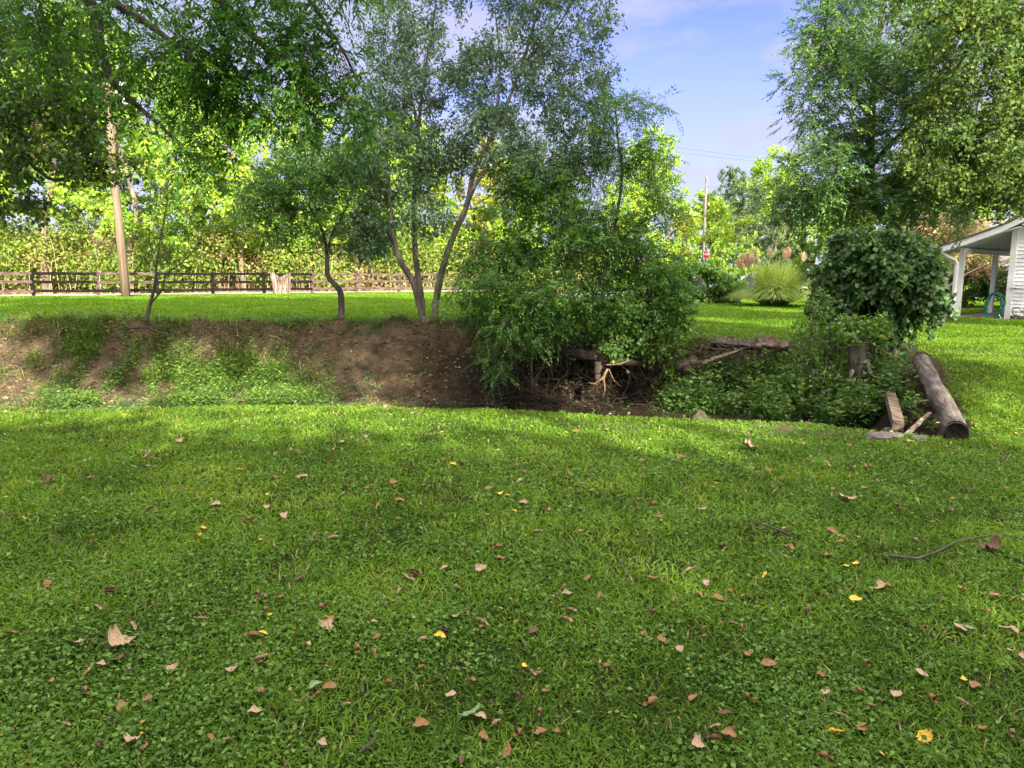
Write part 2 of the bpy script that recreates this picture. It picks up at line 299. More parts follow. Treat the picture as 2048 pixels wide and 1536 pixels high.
c2 = mixn(attrn('worn').outputs['Fac'], c1, w_r.outputs[0])
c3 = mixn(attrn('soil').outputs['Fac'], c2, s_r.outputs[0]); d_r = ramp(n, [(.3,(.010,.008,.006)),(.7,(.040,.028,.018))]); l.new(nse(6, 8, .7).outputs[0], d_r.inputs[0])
c3 = mixn(attrn('damp_shade').outputs['Fac'], c3, d_r.outputs[0]); l.new(c3, b.inputs['Base Color'])  # soil colour darkened for damp and for painted shade under the thicket
bp = n.new("ShaderNodeBump"); bp.inputs['Strength'].default_value = 1.0; bp.inputs['Distance'].default_value = .14
l.new(nse(22, 8, .7).outputs[0], bp.inputs['Height']); l.new(bp.outputs[0], b.inputs['Normal'])
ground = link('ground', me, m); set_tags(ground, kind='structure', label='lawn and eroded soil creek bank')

def strip(name, pts_a, pts_b, mat, dz, na, nb=6):             # a sheet laid on the terrain between two lines
    V = []; Fc = []
    for i in range(na+1):
        for j in range(nb+1):
            a = pts_a[0]+(pts_a[1]-pts_a[0])*i/na; c = pts_b[0]+(pts_b[1]-pts_b[0])*i/na
            p = a+(c-a)*j/nb; V.append((p[0], p[1], hp(p[0], p[1])+dz))
    for i in range(na):
        for j in range(nb): q = i*(nb+1)+j; Fc.append((q, q+nb+1, q+nb+2, q+1))
    me = bpy.data.meshes.new(name); me.from_pydata(V, [], Fc); me.update()
    o = link(name, me, mat); set_tags(o, kind='structure'); return o
strip('gravel_road', (FA-FD*40-FN*.5, FA+FD*62-FN*.5), (FA-FD*40+FN*3.4, FA+FD*62+FN*3.4), M['gravel'], .05, 90)
strip('road', (np.array([3.0,46.0]), np.array([60.0,35.0])), (np.array([3.0,51.0]), np.array([60.0,40.0])), M['asphalt'], .04, 60)
# water in the creek bed
m, n, l, b = new_mat('creek_water'); b.inputs['Base Color'].default_value = (.020,.016,.010,1); b.inputs['Roughness'].default_value = .06
b.inputs['Specular IOR Level'].default_value = .5
q = n.new("ShaderNodeTexNoise"); q.inputs['Scale'].default_value = 9; q.inputs['Detail'].default_value = 3
bp = n.new("ShaderNodeBump"); bp.inputs['Strength'].default_value = .12; bp.inputs['Distance'].default_value = .02
l.new(q.outputs[0], bp.inputs['Height']); l.new(bp.outputs[0], b.inputs['Normal'])
wb = MB(); xs = np.linspace(-2.4, 5.2, 30)
for i in range(29):
    a, c = xs[i], xs[i+1]
    wb.add([(a,8.2,-.73),(c,8.2,-.73),(c,13.1,-.73),(a,13.1,-.73)], [(0,1,2,3)])
o = wb.build('water', m); set_tags(o, kind='structure')

# ---------------------------------------------------------------- leaves and plants
def leaf_quads(p, d, nrm, L, W, fold=.12):
    d = norm(d); w = norm(np.cross(d, nrm)); nn = np.cross(w, d)
    L = np.asarray(L)[:, None] if np.ndim(L) else L; W = np.asarray(W)[:, None] if np.ndim(W) else W
    a = p; b_ = p + d*L*.45 + w*W*.5 + nn*W*fold; c = p + d*L - nn*L*.08; e = p + d*L*.45 - w*W*.5 + nn*W*fold
    return np.stack([a, b_, c, e], 1).reshape(-1, 3)
def rand_dirs(R, n, up=0., spread=1.):
    v = R.normal(size=(n, 3)); v[:, 2] = v[:, 2]*spread + up; return norm(v)
def compound(R, p, d, L, k, lw, ll, droop=.5):                # pinnate leaves, one per row of p
    n_ = len(p); d = norm(d); up = np.array([0, 0, 1.]); side = norm(np.cross(d, up) + .2*R.normal(size=(n_, 3)))
    out = []; at = []; base_t = R.random(n_)*.6
    for j in range(k+1):
        t = (j+.8)/(k+.8); q = p + d*(L*t)[:, None]; q[:, 2] -= droop*L*t*t*.6
        ends = (0,) if j == k else (-1, 1)
        for s in ends:
            dd = norm(side*s*1.0 + d*(.55 if s else 1.5) + np.array([0, 0, -droop*.7]) + .22*R.normal(size=(n_, 3)))
            nr = norm(up + .45*R.normal(size=(n_, 3)))
            f = (1-.35*abs(t-.55)*2)*(.85+.3*R.random(n_))
            out.append(leaf_quads(q, dd, nr, ll*f*L/np.mean(L), lw*f*L/np.mean(L))); at.append(base_t + .4*R.random(n_))
    return np.vstack(out), np.concatenate(at)

class Wood:                                                    # skeleton grown toward target points
    def __init__(s, seed): s.R = rng(seed); s.pos = []; s.par = []; s.paths = []; s.fix = {}
    def trunk(s, pts, r0, r1, sub=5, attach=None):
        pts = np.asarray(pts, float); P_ = []
        for i in range(len(pts)-1):                            # Catmull-Rom
            p0, p1, p2, p3 = pts[max(i-1,0)], pts[i], pts[i+1], pts[min(i+2,len(pts)-1)]
            for k in range(sub):
                t = k/sub; P_.append(.5*((2*p1)+(-p0+p2)*t+(2*p0-5*p1+4*p2-p3)*t*t+(-p0+3*p1-3*p2+p3)*t**3))
        P_.append(pts[-1]); path = []
        for i, q in enumerate(P_):
            s.par.append(path[-1] if path else (-1 if attach is None else attach)); s.pos.append(q); path.append(len(s.pos)-1)
            s.fix[path[-1]] = r0+(r1-r0)*i/(len(P_)-1)
        s.paths.append(([attach] if attach is not None else [])+path); return path
    def grow(s, targets, zmin=-9, wob=.10, droop=0., seg=.35, up=.35):
        T = list(targets); A = np.array(s.pos); used = [k for k in range(len(A)) if A[k][2] > zmin]
        order = np.argsort([min(np.linalg.norm(A[used]-t, axis=1)) for t in T]); tips = []
        for oi in order:
            t = T[oi]; A = np.array(s.pos); ok = np.array([k for k in range(len(A)) if A[k][2] > zmin])
            dv = t-A[ok]; dist = np.linalg.norm(dv, axis=1); cost = dist*(1+.5*np.clip(-dv[:, 2]/np.maximum(dist, .01), 0, 1))
            k0 = ok[int(np.argmin(cost))]; a = A[k0]; L_ = np.linalg.norm(t-a)
            if L_ < .05: tips.append(k0); continue
            m_ = max(2, int(L_/seg)+1); mid = (a+t)/2 + np.array([0, 0, up*L_*.3]) + s.R.normal(size=3)*wob*L_
            path = [k0]
            for i in range(1, m_+1):
                u = i/m_; q = (1-u)**2*a+2*u*(1-u)*mid+u*u*t + (s.R.normal(size=3)*wob*.25*L_/m_ if i < m_ else 0)
                q = q - np.array([0, 0, droop*u*u*L_*.25])
                s.par.append(path[-1]); s.pos.append(q); path.append(len(s.pos)-1)
            s.paths.append(path); tips.append(path[-1])
        return tips
    def mesh(s, name, base, tipr=.005, sides=6, rough=.12, flare=0., maxr=9.):
        n_ = len(s.pos); r = np.zeros(n_); ex = 2.3
        acc = np.zeros(n_)
        for i in range(n_-1, -1, -1):
            ri = max(tipr**ex, acc[i]); r[i] = ri**(1/ex)
            if i in s.fix: r[i] = s.fix[i]
            if s.par[i] >= 0: acc[s.par[i]] += min(r[i], .8*s.fix.get(s.par[i], 9))**ex if s.par[i] in s.fix else r[i]**ex
        # child no thicker than parent
        for i in range(n_):
            if s.par[i] >= 0 and i not in s.fix: r[i] = min(r[i], r[s.par[i]]*.92, maxr)
        mb = MB()
        for k, path in enumerate(s.paths):
            if len(path) < 2: continue
            rr = [r[i] for i in path]; rr[0] = min(rr[0], rr[1]*1.25)
            if k == 0 and flare: rr[0] *= 1+flare; rr[1] *= 1+flare*.3
            mb.tube([s.pos[i] for i in path], rr, sides if max(rr) > .02 else 4, caps=True, rough=rough if max(rr) > .02 else 0, seed=k)
        return mb
def blob_pts(R, blobs, shell=.55):
    out = []
    for (c, rad, n_) in blobs:
        v = norm(R.normal(size=(n_, 3)))*(shell+(1-shell)*R.random((n_, 1))**.6); out.append(np.array(c)+v*np.array(rad))
    return np.vstack(out)
def foliage(R, tips, kind, per, spread, size, hang=.2, aspect=.5, clump=.35):
    """leaf faces round the twig tips"""
    tips = np.asarray(tips); m_ = len(tips)
    tw = 5                                                     # twiglets per tip
    td = rand_dirs(R, m_*tw, up=-.15); tp = np.repeat(tips, tw, 0); tl = spread*(.45+.9*R.random(m_*tw))
    ct = np.repeat(R.random(m_), tw)
    n_each = max(1, int(per/tw)); k = m_*tw*n_each
    P0 = np.repeat(tp, n_each, 0); D0 = np.repeat(td, n_each, 0); T0 = np.repeat(tl, n_each)*(.15+.85*R.random(k))
    p = P0 + D0*T0[:, None] + R.normal(size=(k, 3))*spread*.10; p[:, 2] -= hang*(T0**2)/max(spread, .01)*.5
    tint = np.repeat(np.repeat(ct, 1), n_each)*clump + R.random(k)*(1-clump)
    if kind == 'simple':
        d = norm(D0*.6 + R.normal(size=(k, 3))*.8 + np.array([0, 0, -hang])); nr = rand_dirs(R, k, up=.9)
        s_ = size*(.65+.7*R.random(k)); return leaf_quads(p, d, nr, s_, s_*aspect), tint, (tp, tp+td*tl[:, None])
    d = norm(D0*1.0 + R.normal(size=(k, 3))*.5*np.array([1, 1, .4]) + np.array([0, 0, -.1]))
    V, at = compound(R, p, d, size*(.7+.6*R.random(k)), aspect[0], aspect[1], aspect[2], hang)
    return V, np.clip(at*.8+np.tile(tint, len(at)//k)*.25, 0, 1), (tp, tp+td*tl[:, None])
def make_tree(name, label, cat, base, trunks, blobs, kind='simple', per=50, spread=.3, size=.07, aspect=.5, leaf='leaf_small',
              bark='bark_dark', seed=1, hang=.2, tipr=.004, zmin=-9, flare=.35, group=None, droop=0., wob=.10, shell=.5, twigs=True, up=.35, targets=None, extra=None, crown_name='crown', maxr=9.):
    root = empty(name, base, label, cat, group)
    W = Wood(seed); R = rng(seed+100)
    for i, tr in enumerate(trunks): W.trunk(*tr)
    T = blob_pts(R, blobs, shell) if targets is None else targets
    tips = W.grow(T, zmin=zmin, droop=droop, wob=wob, up=up)
    tp = np.array([W.pos[i] for i in tips])
    mb = W.mesh(name, base, tipr, flare=flare, maxr=maxr)
    V, at, (ta, tb) = foliage(R, tp, kind, per, spread, size, hang, aspect)
    if twigs:
        for a, c in zip(ta[::2], tb[::2]): mb.tube([a, (a+c)/2+R.normal(size=3)*.02, c], [tipr*.8, tipr*.6, tipr*.3], 3, caps=False)
    mb.build('trunk', M[bark], root, smooth=True)
    if per > 0: link(crown_name, fast_mesh(crown_name, V, 4, at, base=base), M[leaf], root)
    return root
def copy_tree(o, parent=None):
    c = o.copy(); C.objects.link(c); c.parent = parent
    for ch in list(o.children): copy_tree(ch, c)
    return c
def gp(x, y, dz=0): return np.array([x, y, hp(x, y)+dz])

# --- crooked small tree on the bank, its trunk kinked
Y0 = 14.6
b0 = P(682, 645, Y0); b0[2] = hp(b0[0], b0[1])-.03
make_tree('crooked_tree', 'small dark tree with kinked trunk on the creek bank', 'tree', b0,
    [([b0, P(682,590,Y0), P(672,572,Y0), P(656,553,Y0), P(654,520,Y0), P(652,490,Y0+.1), P(640,450,Y0+.1), P(618,410,Y0+.2)], .075, .02),
     ([P(653,505,Y0), P(668,460,Y0-.2), P(690,420,Y0-.3), P(705,380,Y0-.3)], .03, .012),
     ([P(653,520,Y0), P(630,505,Y0-.1), P(600,508,Y0-.3)], .014, .006)],
    [(P(600,390,Y0+.2), (.95,.8,.55), 55), (P(700,380,Y0-.3), (.75,.7,.75), 50), (P(520,405,Y0), (.65,.5,.4), 34), (P(560,350,Y0), (.5,.5,.35), 22), (P(660,330,Y0+.2), (.8,.7,.45), 34), (P(740,470,Y0), (.45,.4,.5), 20), (P(590,470,Y0), (.7,.6,.2), 16)],
    per=85, spread=.34, size=.066, leaf='leaf_small', seed=11, hang=.3, tipr=.0035)
# --- bare-looking sapling on the bank
b0 = P(293, 655, 14.2); b0[2] = hp(b0[0], b0[1])-.03
make_tree('sapling', 'thin nearly leafless sapling on the bank edge leaning right', 'tree', b0,
    [([b0, P(300,610,14.2), P(310,570,14.2), P(312,540,14.2), P(322,470,14.2), P(335,400,14.2)], .042, .008),
     ([P(302,606,14.2), P(325,578,14.1), P(332,550,14.0), P(370,520,13.9), P(400,480,13.9)], .022, .006),
     ([P(312,540,14.2), P(300,490,14.3), P(298,430,14.3)], .014, .005)],
    [(P(335,450,14.2), (.65,.6,.75), 48), (P(350,520,14.1), (.65,.5,.3), 22), (P(320,400,14.3), (.5,.4,.4), 22)],
    per=16, spread=.22, size=.055, leaf='leaf_vine', seed=5, tipr=.0045, wob=.13)
# --- two-stemmed tree and the leaning stem beside it
bA = P(848, 642, 14.5); bA[2] = hp(bA[0], bA[1])-.04
make_tree('forked_tree', 'tall tree on the bank forking low into two grey stems', 'tree', bA,
    [([bA, P(840,615,14.5), P(826,565,14.4), P(800,520,14.3), P(786,470,14.2), P(778,400,14.2), P(774,330,14.2), P(760,250,14.2)], .085, .03),
     ([P(845,630,14.5), P(842,590,14.55), P(832,520,14.6), P(828,440,14.7), P(830,350,14.8), P(836,260,14.8), P(812,150,14.9), P(800,20,15), P(795,-90,15)], .075, .02),
     ([P(834,280,14.8), P(848,160,14.9), P(870,20,15), P(880,-80,15)], .035, .015)],
    [(P(765,330,14.2), (.8,.9,.9), 60), (P(850,430,14.3), (.6,.6,.4), 16), (P(745,460,14.2), (.5,.5,.5), 26), (P(830,120,14.9), (1.15,1.1,1.0), 75), (P(830,-60,15), (1.1,1.1,1.0), 50), (P(870,300,14.9), (.8,.8,.7), 40), (P(760,220,14.4), (.6,.6,.6), 26)],
    per=120, spread=.42, size=.075, leaf='leaf_pear', bark='bark_grey', seed=21, hang=.5, aspect=.42, tipr=.0035)
bB = P(868, 640, 14.55); bB[2] = hp(bB[0], bB[1])-.04
make_tree('leaning_tree', 'tall thin-leaved tree leaning right beside the forked tree', 'tree', bB,
    [([bB, P(874,590,14.5), P(890,520,14.5), P(912,460,14.5), P(934,410,14.5), P(950,340,14.6), P(1000,240,14.8), P(1040,140,15), P(1075,20,15), P(1085,-80,15)], .088, .02),
     ([P(930,415,14.5), P(968,345,14.4), P(1040,310,14.3), P(1110,320,14.3)], .055, .02),
     ([P(990,255,14.8), P(1000,140,14.9), P(990,20,15)], .03, .012),
     ([P(1050,120,15), P(1110,60,15), P(1160,-20,15)], .03, .012)],
    [(P(1000,150,14.9), (.9,1,.9), 58), (P(1120,60,15), (1.1,1.1,.85), 60), (P(1150,200,14.9), (.85,.9,.75), 50), (P(1060,-60,15), (1.4,1.1,.8), 55), (P(1070,330,14.3), (.95,.8,.5), 55), (P(980,270,14.6), (.8,.8,.55), 40), (P(1165,300,14.7), (.55,.6,.5), 24)],
    per=120, spread=.42, size=.075, leaf='leaf_pear', bark='bark_grey', seed=22, hang=.55, aspect=.42, tipr=.0035)
# --- sumac thicket in the middle
bC = gp(1.35, 14.0)
thick_tr = []
RR = rng(3)
for k in range(11):
    x0 = .2+2.3*RR.random(); y0 = 13.7+.7*RR.random(); p0 = gp(x0, y0, -.05)
    top = P(930+430*RR.random(), 380+150*RR.random(), 13.2+1.4*RR.random())
    thick_tr.append(([p0, p0*.45+top*.55+RR.normal(size=3)*.12, top], .025, .01))
def comp(k, lw, ll): return (k, lw, ll)
make_tree('sumac_thicket', 'dense green feathery-leaved thicket at the bank edge right of the forked tree', 'shrub', bC, thick_tr,
    [(P(1080,430,14), (1.0,.8,.75), 44), (P(1190,480,13.8), (1.0,.8,.75), 46), (P(1000,520,13.9), (.8,.7,.55), 40), (P(1150,640,13.2), (1.0,.35,.22), 14), (P(1330,600,13.4), (.45,.4,.4), 24), (P(1290,540,13.8), (.75,.7,.65), 44), (P(1130,590,13.3), (1.2,.5,.45), 40), (P(1070,360,14.2), (.7,.6,.35), 24)],
    kind='compound', per=10, spread=.30, size=.40, aspect=comp(7,.036,.105), leaf='leaf_sumac', seed=31, hang=.5, bark='bark_dark', tipr=.004, zmin=.9)
bD = gp(1.85, 14.0)
make_tree('slender_tree', 'slender dark-stemmed young tree rising out of the thicket', 'tree', bD,
    [([bD, P(1205,600,13.9), P(1212,530,13.9), P(1232,440,13.9), P(1244,350,14), P(1235,270,14), P(1230,200,14)], .05, .012),
     ([P(1217,510,13.9), P(1270,455,13.7), P(1330,420,13.6)], .022, .008)],
    [(P(1245,260,14), (.75,.6,.65), 48), (P(1200,330,14), (.6,.6,.5), 26), (P(1290,210,13.9), (.45,.4,.22), 12), (P(1330,420,13.6), (.6,.5,.5), 34), (P(1290,330,13.8), (.55,.5,.4), 26)],
    kind='compound', per=10, spread=.28, size=.24, aspect=comp(6,.024,.062), leaf='leaf_sumac', seed=32, hang=.35, tipr=.0035, zmin=1.2)
bE = gp(.15, 13.6)
make_tree('sumac_shoot', 'low arching sumac shoot drooping over the bank in front of the thicket', 'shrub', bE,
    [([bE, P(1015,600,13.3), P(1000,560,13.1), P(985,540,13.0)], .02, .008), ([bE+[.25,0,0], P(1060,610,13.0), P(1080,575,12.9)], .02, .008)],
    [(P(985,585,13.0), (.75,.4,.28), 30), (P(1070,590,12.9), (.4,.35,.2), 16), (P(1010,640,12.9), (.55,.35,.25), 18), (P(1075,665,12.7), (.3,.25,.15), 8), (P(990,700,12.9), (.25,.2,.4), 9)],
    kind='compound', per=12, spread=.26, size=.30, aspect=comp(7,.030,.080), leaf='leaf_sumac', seed=33, hang=.6, zmin=.2)
bF = gp(2.7, 13.7)
make_tree('vine_bush', 'bright leafy vine bush spilling down the bank right of the thicket', 'shrub', bF,
    [([bF, P(1290,620,13.3), P(1270,590,13.0)], .02, .008), ([bF, P(1320,620,13.4), P(1340,580,13.4)], .02, .008), ([bF, P(1230,650,13.0), P(1200,620,12.8)], .018, .008)],
    [(P(1230,620,12.9), (.7,.4,.32), 40), (P(1290,670,12.9), (.45,.35,.4), 34), (P(1330,620,13.3), (.4,.4,.4), 32), (P(1345,700,12.9), (.12,.2,.45), 14), (P(1225,690,12.8), (.2,.2,.25), 12), (P(1370,640,13.3), (.3,.3,.2), 12)],
    per=42, spread=.24, size=.075, leaf='leaf_vine', seed=34, hang=.7, aspect=.6, zmin=.1)
# --- grape-covered round bush by the log
bG = gp(6.85, 12.9)
gtr = []
for k in range(9):
    p0 = bG+np.array([(RR.random()-.5)*.5, (RR.random()-.5)*.4, -.03]); top = P(1660+210*RR.random(), 520+70*RR.random(), 12.4+1.2*RR.random())
    gtr.append(([p0, p0*.5+top*.5+RR.normal(size=3)*.06, top], .03, .012))
make_tree('broad_leaf_bush', 'dark round bush with large vine leaves by the log end', 'shrub', bG, gtr,
    [(P(1783,545,12.8), (.72,.75,.48), 88), (P(1745,485,13), (.5,.6,.24), 30), (P(1838,560,12.6), (.33,.5,.42), 34), (P(1700,560,13.1), (.55,.6,.55), 40), (P(1780,625,12.9), (.5,.5,.3), 26), (P(1820,500,12.9), (.4,.4,.2), 16), (P(1860,610,12.6), (.2,.3,.2), 9), (P(1690,490,13.1), (.25,.3,.25), 10), (P(1775,655,12.8), (.25,.35,.18), 16), (P(1655,600,13.0), (.3,.3,.25), 20), (P(1830,560,12.5), (.3,.3,.3), 14)],
    per=75, spread=.25, size=.090, aspect=.85, leaf='leaf_grape', seed=41, hang=.75, zmin=.9, shell=.55)
bH = gp(6.1, 13.3)
make_tree('fine_leaf_bush', 'thin twiggy bush against the left of the dark round bush', 'shrub', bH,
    [([bH, P(1670,600,13.3), P(1650,540,13.3)], .025, .01), ([bH, P(1700,600,13.4), P(1690,500,13.4)], .025, .01), ([bH, P(1650,620,13.2), P(1625,560,13.2)], .02, .008)],
    [(P(1650,540,13.3), (.4,.5,.55), 40), (P(1700,500,13.4), (.4,.4,.4), 30), (P(1670,620,13.1), (.45,.4,.5), 40), (P(1640,640,12.8), (.3,.3,.35), 20)],
    per=30, spread=.2, size=.05, leaf='leaf_vine', seed=42, hang=.3, zmin=.5, tipr=.003)
exec_later = []
# --- big feathery trees at the right
bI = gp(11.3, 19.0)
make_tree('feathery_tree', 'huge feathery green tree behind the dark round bush', 'tree', bI,
    [([bI, bI+[.05,0,1.2], P(1756,420,19), P(1740,330,19.1), P(1745,200,19.2), P(1760,60,19.3), P(1770,-120,19.3)], .17, .04),
     ([P(1752,400,19), P(1690,380,18.6), P(1630,395,18.4)], .07, .02), ([P(1742,330,19), P(1820,250,18.6), P(1900,180,18.4)], .08, .02), ([P(1745,250,19.2), P(1690,150,18.8), P(1650,60,18.8)], .07, .02)],
    [(P(1690,180,18.8), (1.5,1.6,1.5), 130), (P(1640,350,18.5), (1.1,1.2,.75), 80), (P(1760,60,19), (1.8,1.7,1.5), 120), (P(1820,280,18.5), (1.5,1.4,1.2), 110), (P(1750,400,18.7), (1.5,1.3,.6), 80), (P(1700,-60,19), (1.3,1.5,1.0), 60), (P(1590,410,18.8), (.7,.8,.35), 22), (P(1880,380,18.6), (1.2,1.1,.8), 60), (P(1880,120,18.8), (1.2,1.2,1.2), 50), (P(1650,80,18.9),(.7,.9,.9),30)],
    kind='compound', per=11, spread=.45, size=.36, aspect=comp(7,.045,.10), leaf='leaf_big', seed=51, hang=.32, bark='bark_dark', zmin=2.3, shell=.6, tipr=.006)
bJ = gp(13.6, 17.2)
make_tree('round_leaf_tree', 'tall round-leaved tree hanging over the house at the right edge', 'tree', bJ+[3.0,0,0],
    [([bJ+[3.0,0,0], bJ+[2.9,0,3.2], P(2080,200,16.5), P(2040,60,16.5), P(2000,-100,16.5)], .2, .05), ([P(2085,230,16.6), P(1990,240,15.8), P(1900,250,15.6)], .06, .02), ([P(2050,90,16.5), P(1950,60,16), P(1880,20,16)], .06, .02)],
    [(P(1960,120,16), (1.3,1.4,1.3), 110), (P(2030,300,16), (1.2,1.2,1.0), 90), (P(1900,300,16), (.9,.9,.8), 50), (P(2080,60,16), (1.3,1.4,1.6), 80), (P(1870,-10,16), (1.0,1.2,.7), 40), (P(2010,380,16.5), (1.0,1.0,.4), 40), (P(2150,250,16), (.9,1.2,1.4), 40)],
    per=80, spread=.46, size=.085, aspect=.72, leaf='leaf_round', seed=52, hang=.5, zmin=3, tipr=.005)
# --- overhanging walnut, top left, trunk outside the frame
bK = gp(-8.2, 6.0)
def L3(*a): return [np.array(q, float) for q in a]
make_tree('overhanging_walnut', 'walnut tree whose drooping branches hang across the upper left', 'tree', bK,
    [(L3(bK, bK+[.1,.1,2.5], bK+[.5,.3,5.0], bK+[1.0,.6,7.5]), .24, .08),
     (L3(bK+[.5,.3,5.0], (-7.0,8.0,6.0), P(145,-30,9.2), P(196,81,9.2), P(218,150,9.2), P(250,190,9.1), P(330,260,9.0), P(400,330,9.0)), .10, .012),
     (L3(bK+[.5,.3,5.2], (-6.6,8.2,6.1), P(120,-60,9.1), P(258,24,9.0), P(307,56,9.0), P(400,130,8.8), P(440,190,8.8)), .09, .012),
     (L3(bK+[.6,.4,5.6], (-5.0,8.0,6.6), P(424,-20,8.8), P(464,32,8.8), P(525,89,8.7), P(581,149,8.7), P(640,200,8.6)), .09, .012),
     (L3((-6.6,8.2,6.1), P(300,-60,8.8), P(560,-40,8.6), P(660,60,8.5), P(720,170,8.5)), .05, .012)],
    [(P(330,150,9.0), (.75,.7,.5), 42), (P(440,90,8.8), (.7,.7,.5), 44), (P(560,60,8.7), (.75,.7,.5), 48), (P(640,140,8.6), (.55,.6,.4), 36), (P(400,290,9.0), (.35,.5,.3), 16), (P(460,190,8.8), (.5,.5,.3), 26), (P(180,60,9.2), (.9,.7,.5), 40), (P(720,210,8.5), (.25,.4,.25), 12), (P(600,210,8.6), (.4,.5,.2), 14), (P(260,-60,9.0), (1.8,1.0,.4), 60), (P(600,-70,8.6), (1.0,1.0,.4), 50)],
    kind='compound', per=4, spread=.27, size=.30, aspect=comp(7,.030,.095), leaf='leaf_walnut', seed=61, hang=.7, zmin=4.2, droop=.3, up=.1, tipr=.003, wob=.14)
bL = gp(-10.8, 10.6)
make_tree('left_edge_tree', 'dark leafy tree crown filling the upper left corner below the walnut', 'tree', bL,
    [(L3(bL, bL+[.1,.2,2.5], bL+[.4,.4,5], bL+[.6,.5,8]), .2, .06), (L3(bL+[.1,.2,2.8], P(0,330,11.5), P(110,360,11.5), P(190,330,11.5)), .05, .015)],
    [(P(60,130,11.5), (1.0,1.0,.9), 90), (P(90,270,11.5), (.8,.8,.7), 66), (P(-40,250,11.5), (1.0,1.0,1.2), 80), (P(170,320,11.4), (.35,.5,.3), 18), (P(30,400,11.5), (.4,.6,.25), 16), (P(60,10,11.5), (1.2,1.2,.7), 60), (P(180,170,11.4), (.4,.5,.6), 22), (P(255,330,11.4),(.22,.2,.1),5)],
    per=40, spread=.30, size=.085, aspect=.6, leaf='leaf_maple', seed=62, hang=.4, zmin=2.2, tipr=.004)

# --- trees behind the viewer that shade the near ground
SH = [((8.5,-13,6.2), (5.2,3,5.0), 230), ((17,-13,6.2), (5.4,3,5.0), 190), ((-.8,-12,5.9), (5.6,3,5.0), 250), ((-11,-12,5.9),(6.0,3,5.0),190)]
TL = [((-3.5,-14,20.0), (4.2,3.5,5.4), 170), ((3.4,-14,20.7), (3.8,3.5,5.6), 200), ((9.0,-14,19.8), (3.8,3.5,6.2), 230), ((14.5,-14,19.8),(3.6,3.5,6.2),190), ((-11.5,-14,19),(4.5,3.5,5.5),120), ((25,-13,22.5),(3.6,3.5,5.0),90), ((33,-13,19.5),(4.2,3.5,7.0),120)]
for i, (c, r, n_) in enumerate(SH):
    bb = gp(c[0], c[1])
    make_tree('shade_tree', ['low spreading leafy tree behind the viewer to the right', 'low leafy tree farthest right behind the viewer', 'low leafy tree behind the viewer to the left', 'low leafy tree farthest left behind the viewer'][i], 'tree', bb,
      [(L3(bb, bb+[0,0,2], np.array(c)), .12, .05)], [(c, r, n_), ((c[0]-r[0]*.75, c[1], 8.5), (2.2,2.4,2.3), 55), ((c[0]+r[0]*.55, c[1], 8.6), (2.4,2.4,2.2), 55), ((c[0]-r[0]*.7, c[1], 2.6), (2,2.2,1.8), 35)], per=45, spread=.85, size=.42, aspect=.7, leaf='leaf_maple', seed=200+i, twigs=False, tipr=.01, zmin=1.5)
for i, (c, r, n_) in enumerate(TL):
    bb = gp(c[0], c[1])
    make_tree('tall_shade_tree', ['tall high-crowned tree straight behind the viewer', 'tall high-crowned tree behind the right shoulder', 'tall high-crowned tree second from the right behind the viewer', 'tall high-crowned tree farthest right behind the viewer', 'tall high-crowned tree far left behind the viewer', 'tall airy tree well to the right behind the viewer', 'tall tree at the far right behind the house side'][i], 'tree', bb,
      [(L3(bb, bb+[0,0,8], np.array(c)), .13, .06)], [(c, r, n_)], per=45, spread=.9, size=.45, aspect=.7, leaf='leaf_maple', seed=220+i, twigs=False, tipr=.01, zmin=11)

# ---------------------------------------------------------------- woods behind the fence
def wood_var(seed, h, leaf, bark='bark_tan', n_=80, size=.215, r=.18, low=.25, wide=.27, per=190, aspect=.7):
    R = rng(seed); t = [np.array([0,0,-.3])]
    for k in range(1, 6): t.append(np.array([R.normal()*.25*k/2, R.normal()*.25*k/2, h*.82*k/5]))
    bl = [((R.normal()*h*.10, R.normal()*h*.10, h*(low+(1-low)*u)), (h*wide*(1.1-u*.6), h*wide*(1.1-u*.6), h*.16), int(n_/5)) for u in (.08,.3,.52,.72,.9)]
    return make_tree('woodland_tree', 'x', 'tree', np.array([0.,0.,0.]), [(t, r, .05)], bl, per=per, spread=h*.07, size=size, aspect=aspect, leaf=leaf, bark=bark, seed=seed, twigs=False, tipr=.015, zmin=h*.18, shell=.4, flare=.3)
PV = [wood_var(301, 13, 'leaf_sun', n_=95), wood_var(302, 12, 'leaf_sun', r=.22, low=.35, n_=75), wood_var(303, 10, 'leaf_yellow', n_=70, r=.12),
      wood_var(304, 13, 'leaf_olive', n_=100, r=.16, low=.15), wood_var(305, 9, 'leaf_sun', n_=80, low=.08, wide=.33, r=.12)]
ORD = ['first','second','third','fourth','fifth','sixth','seventh','eighth','ninth','tenth']
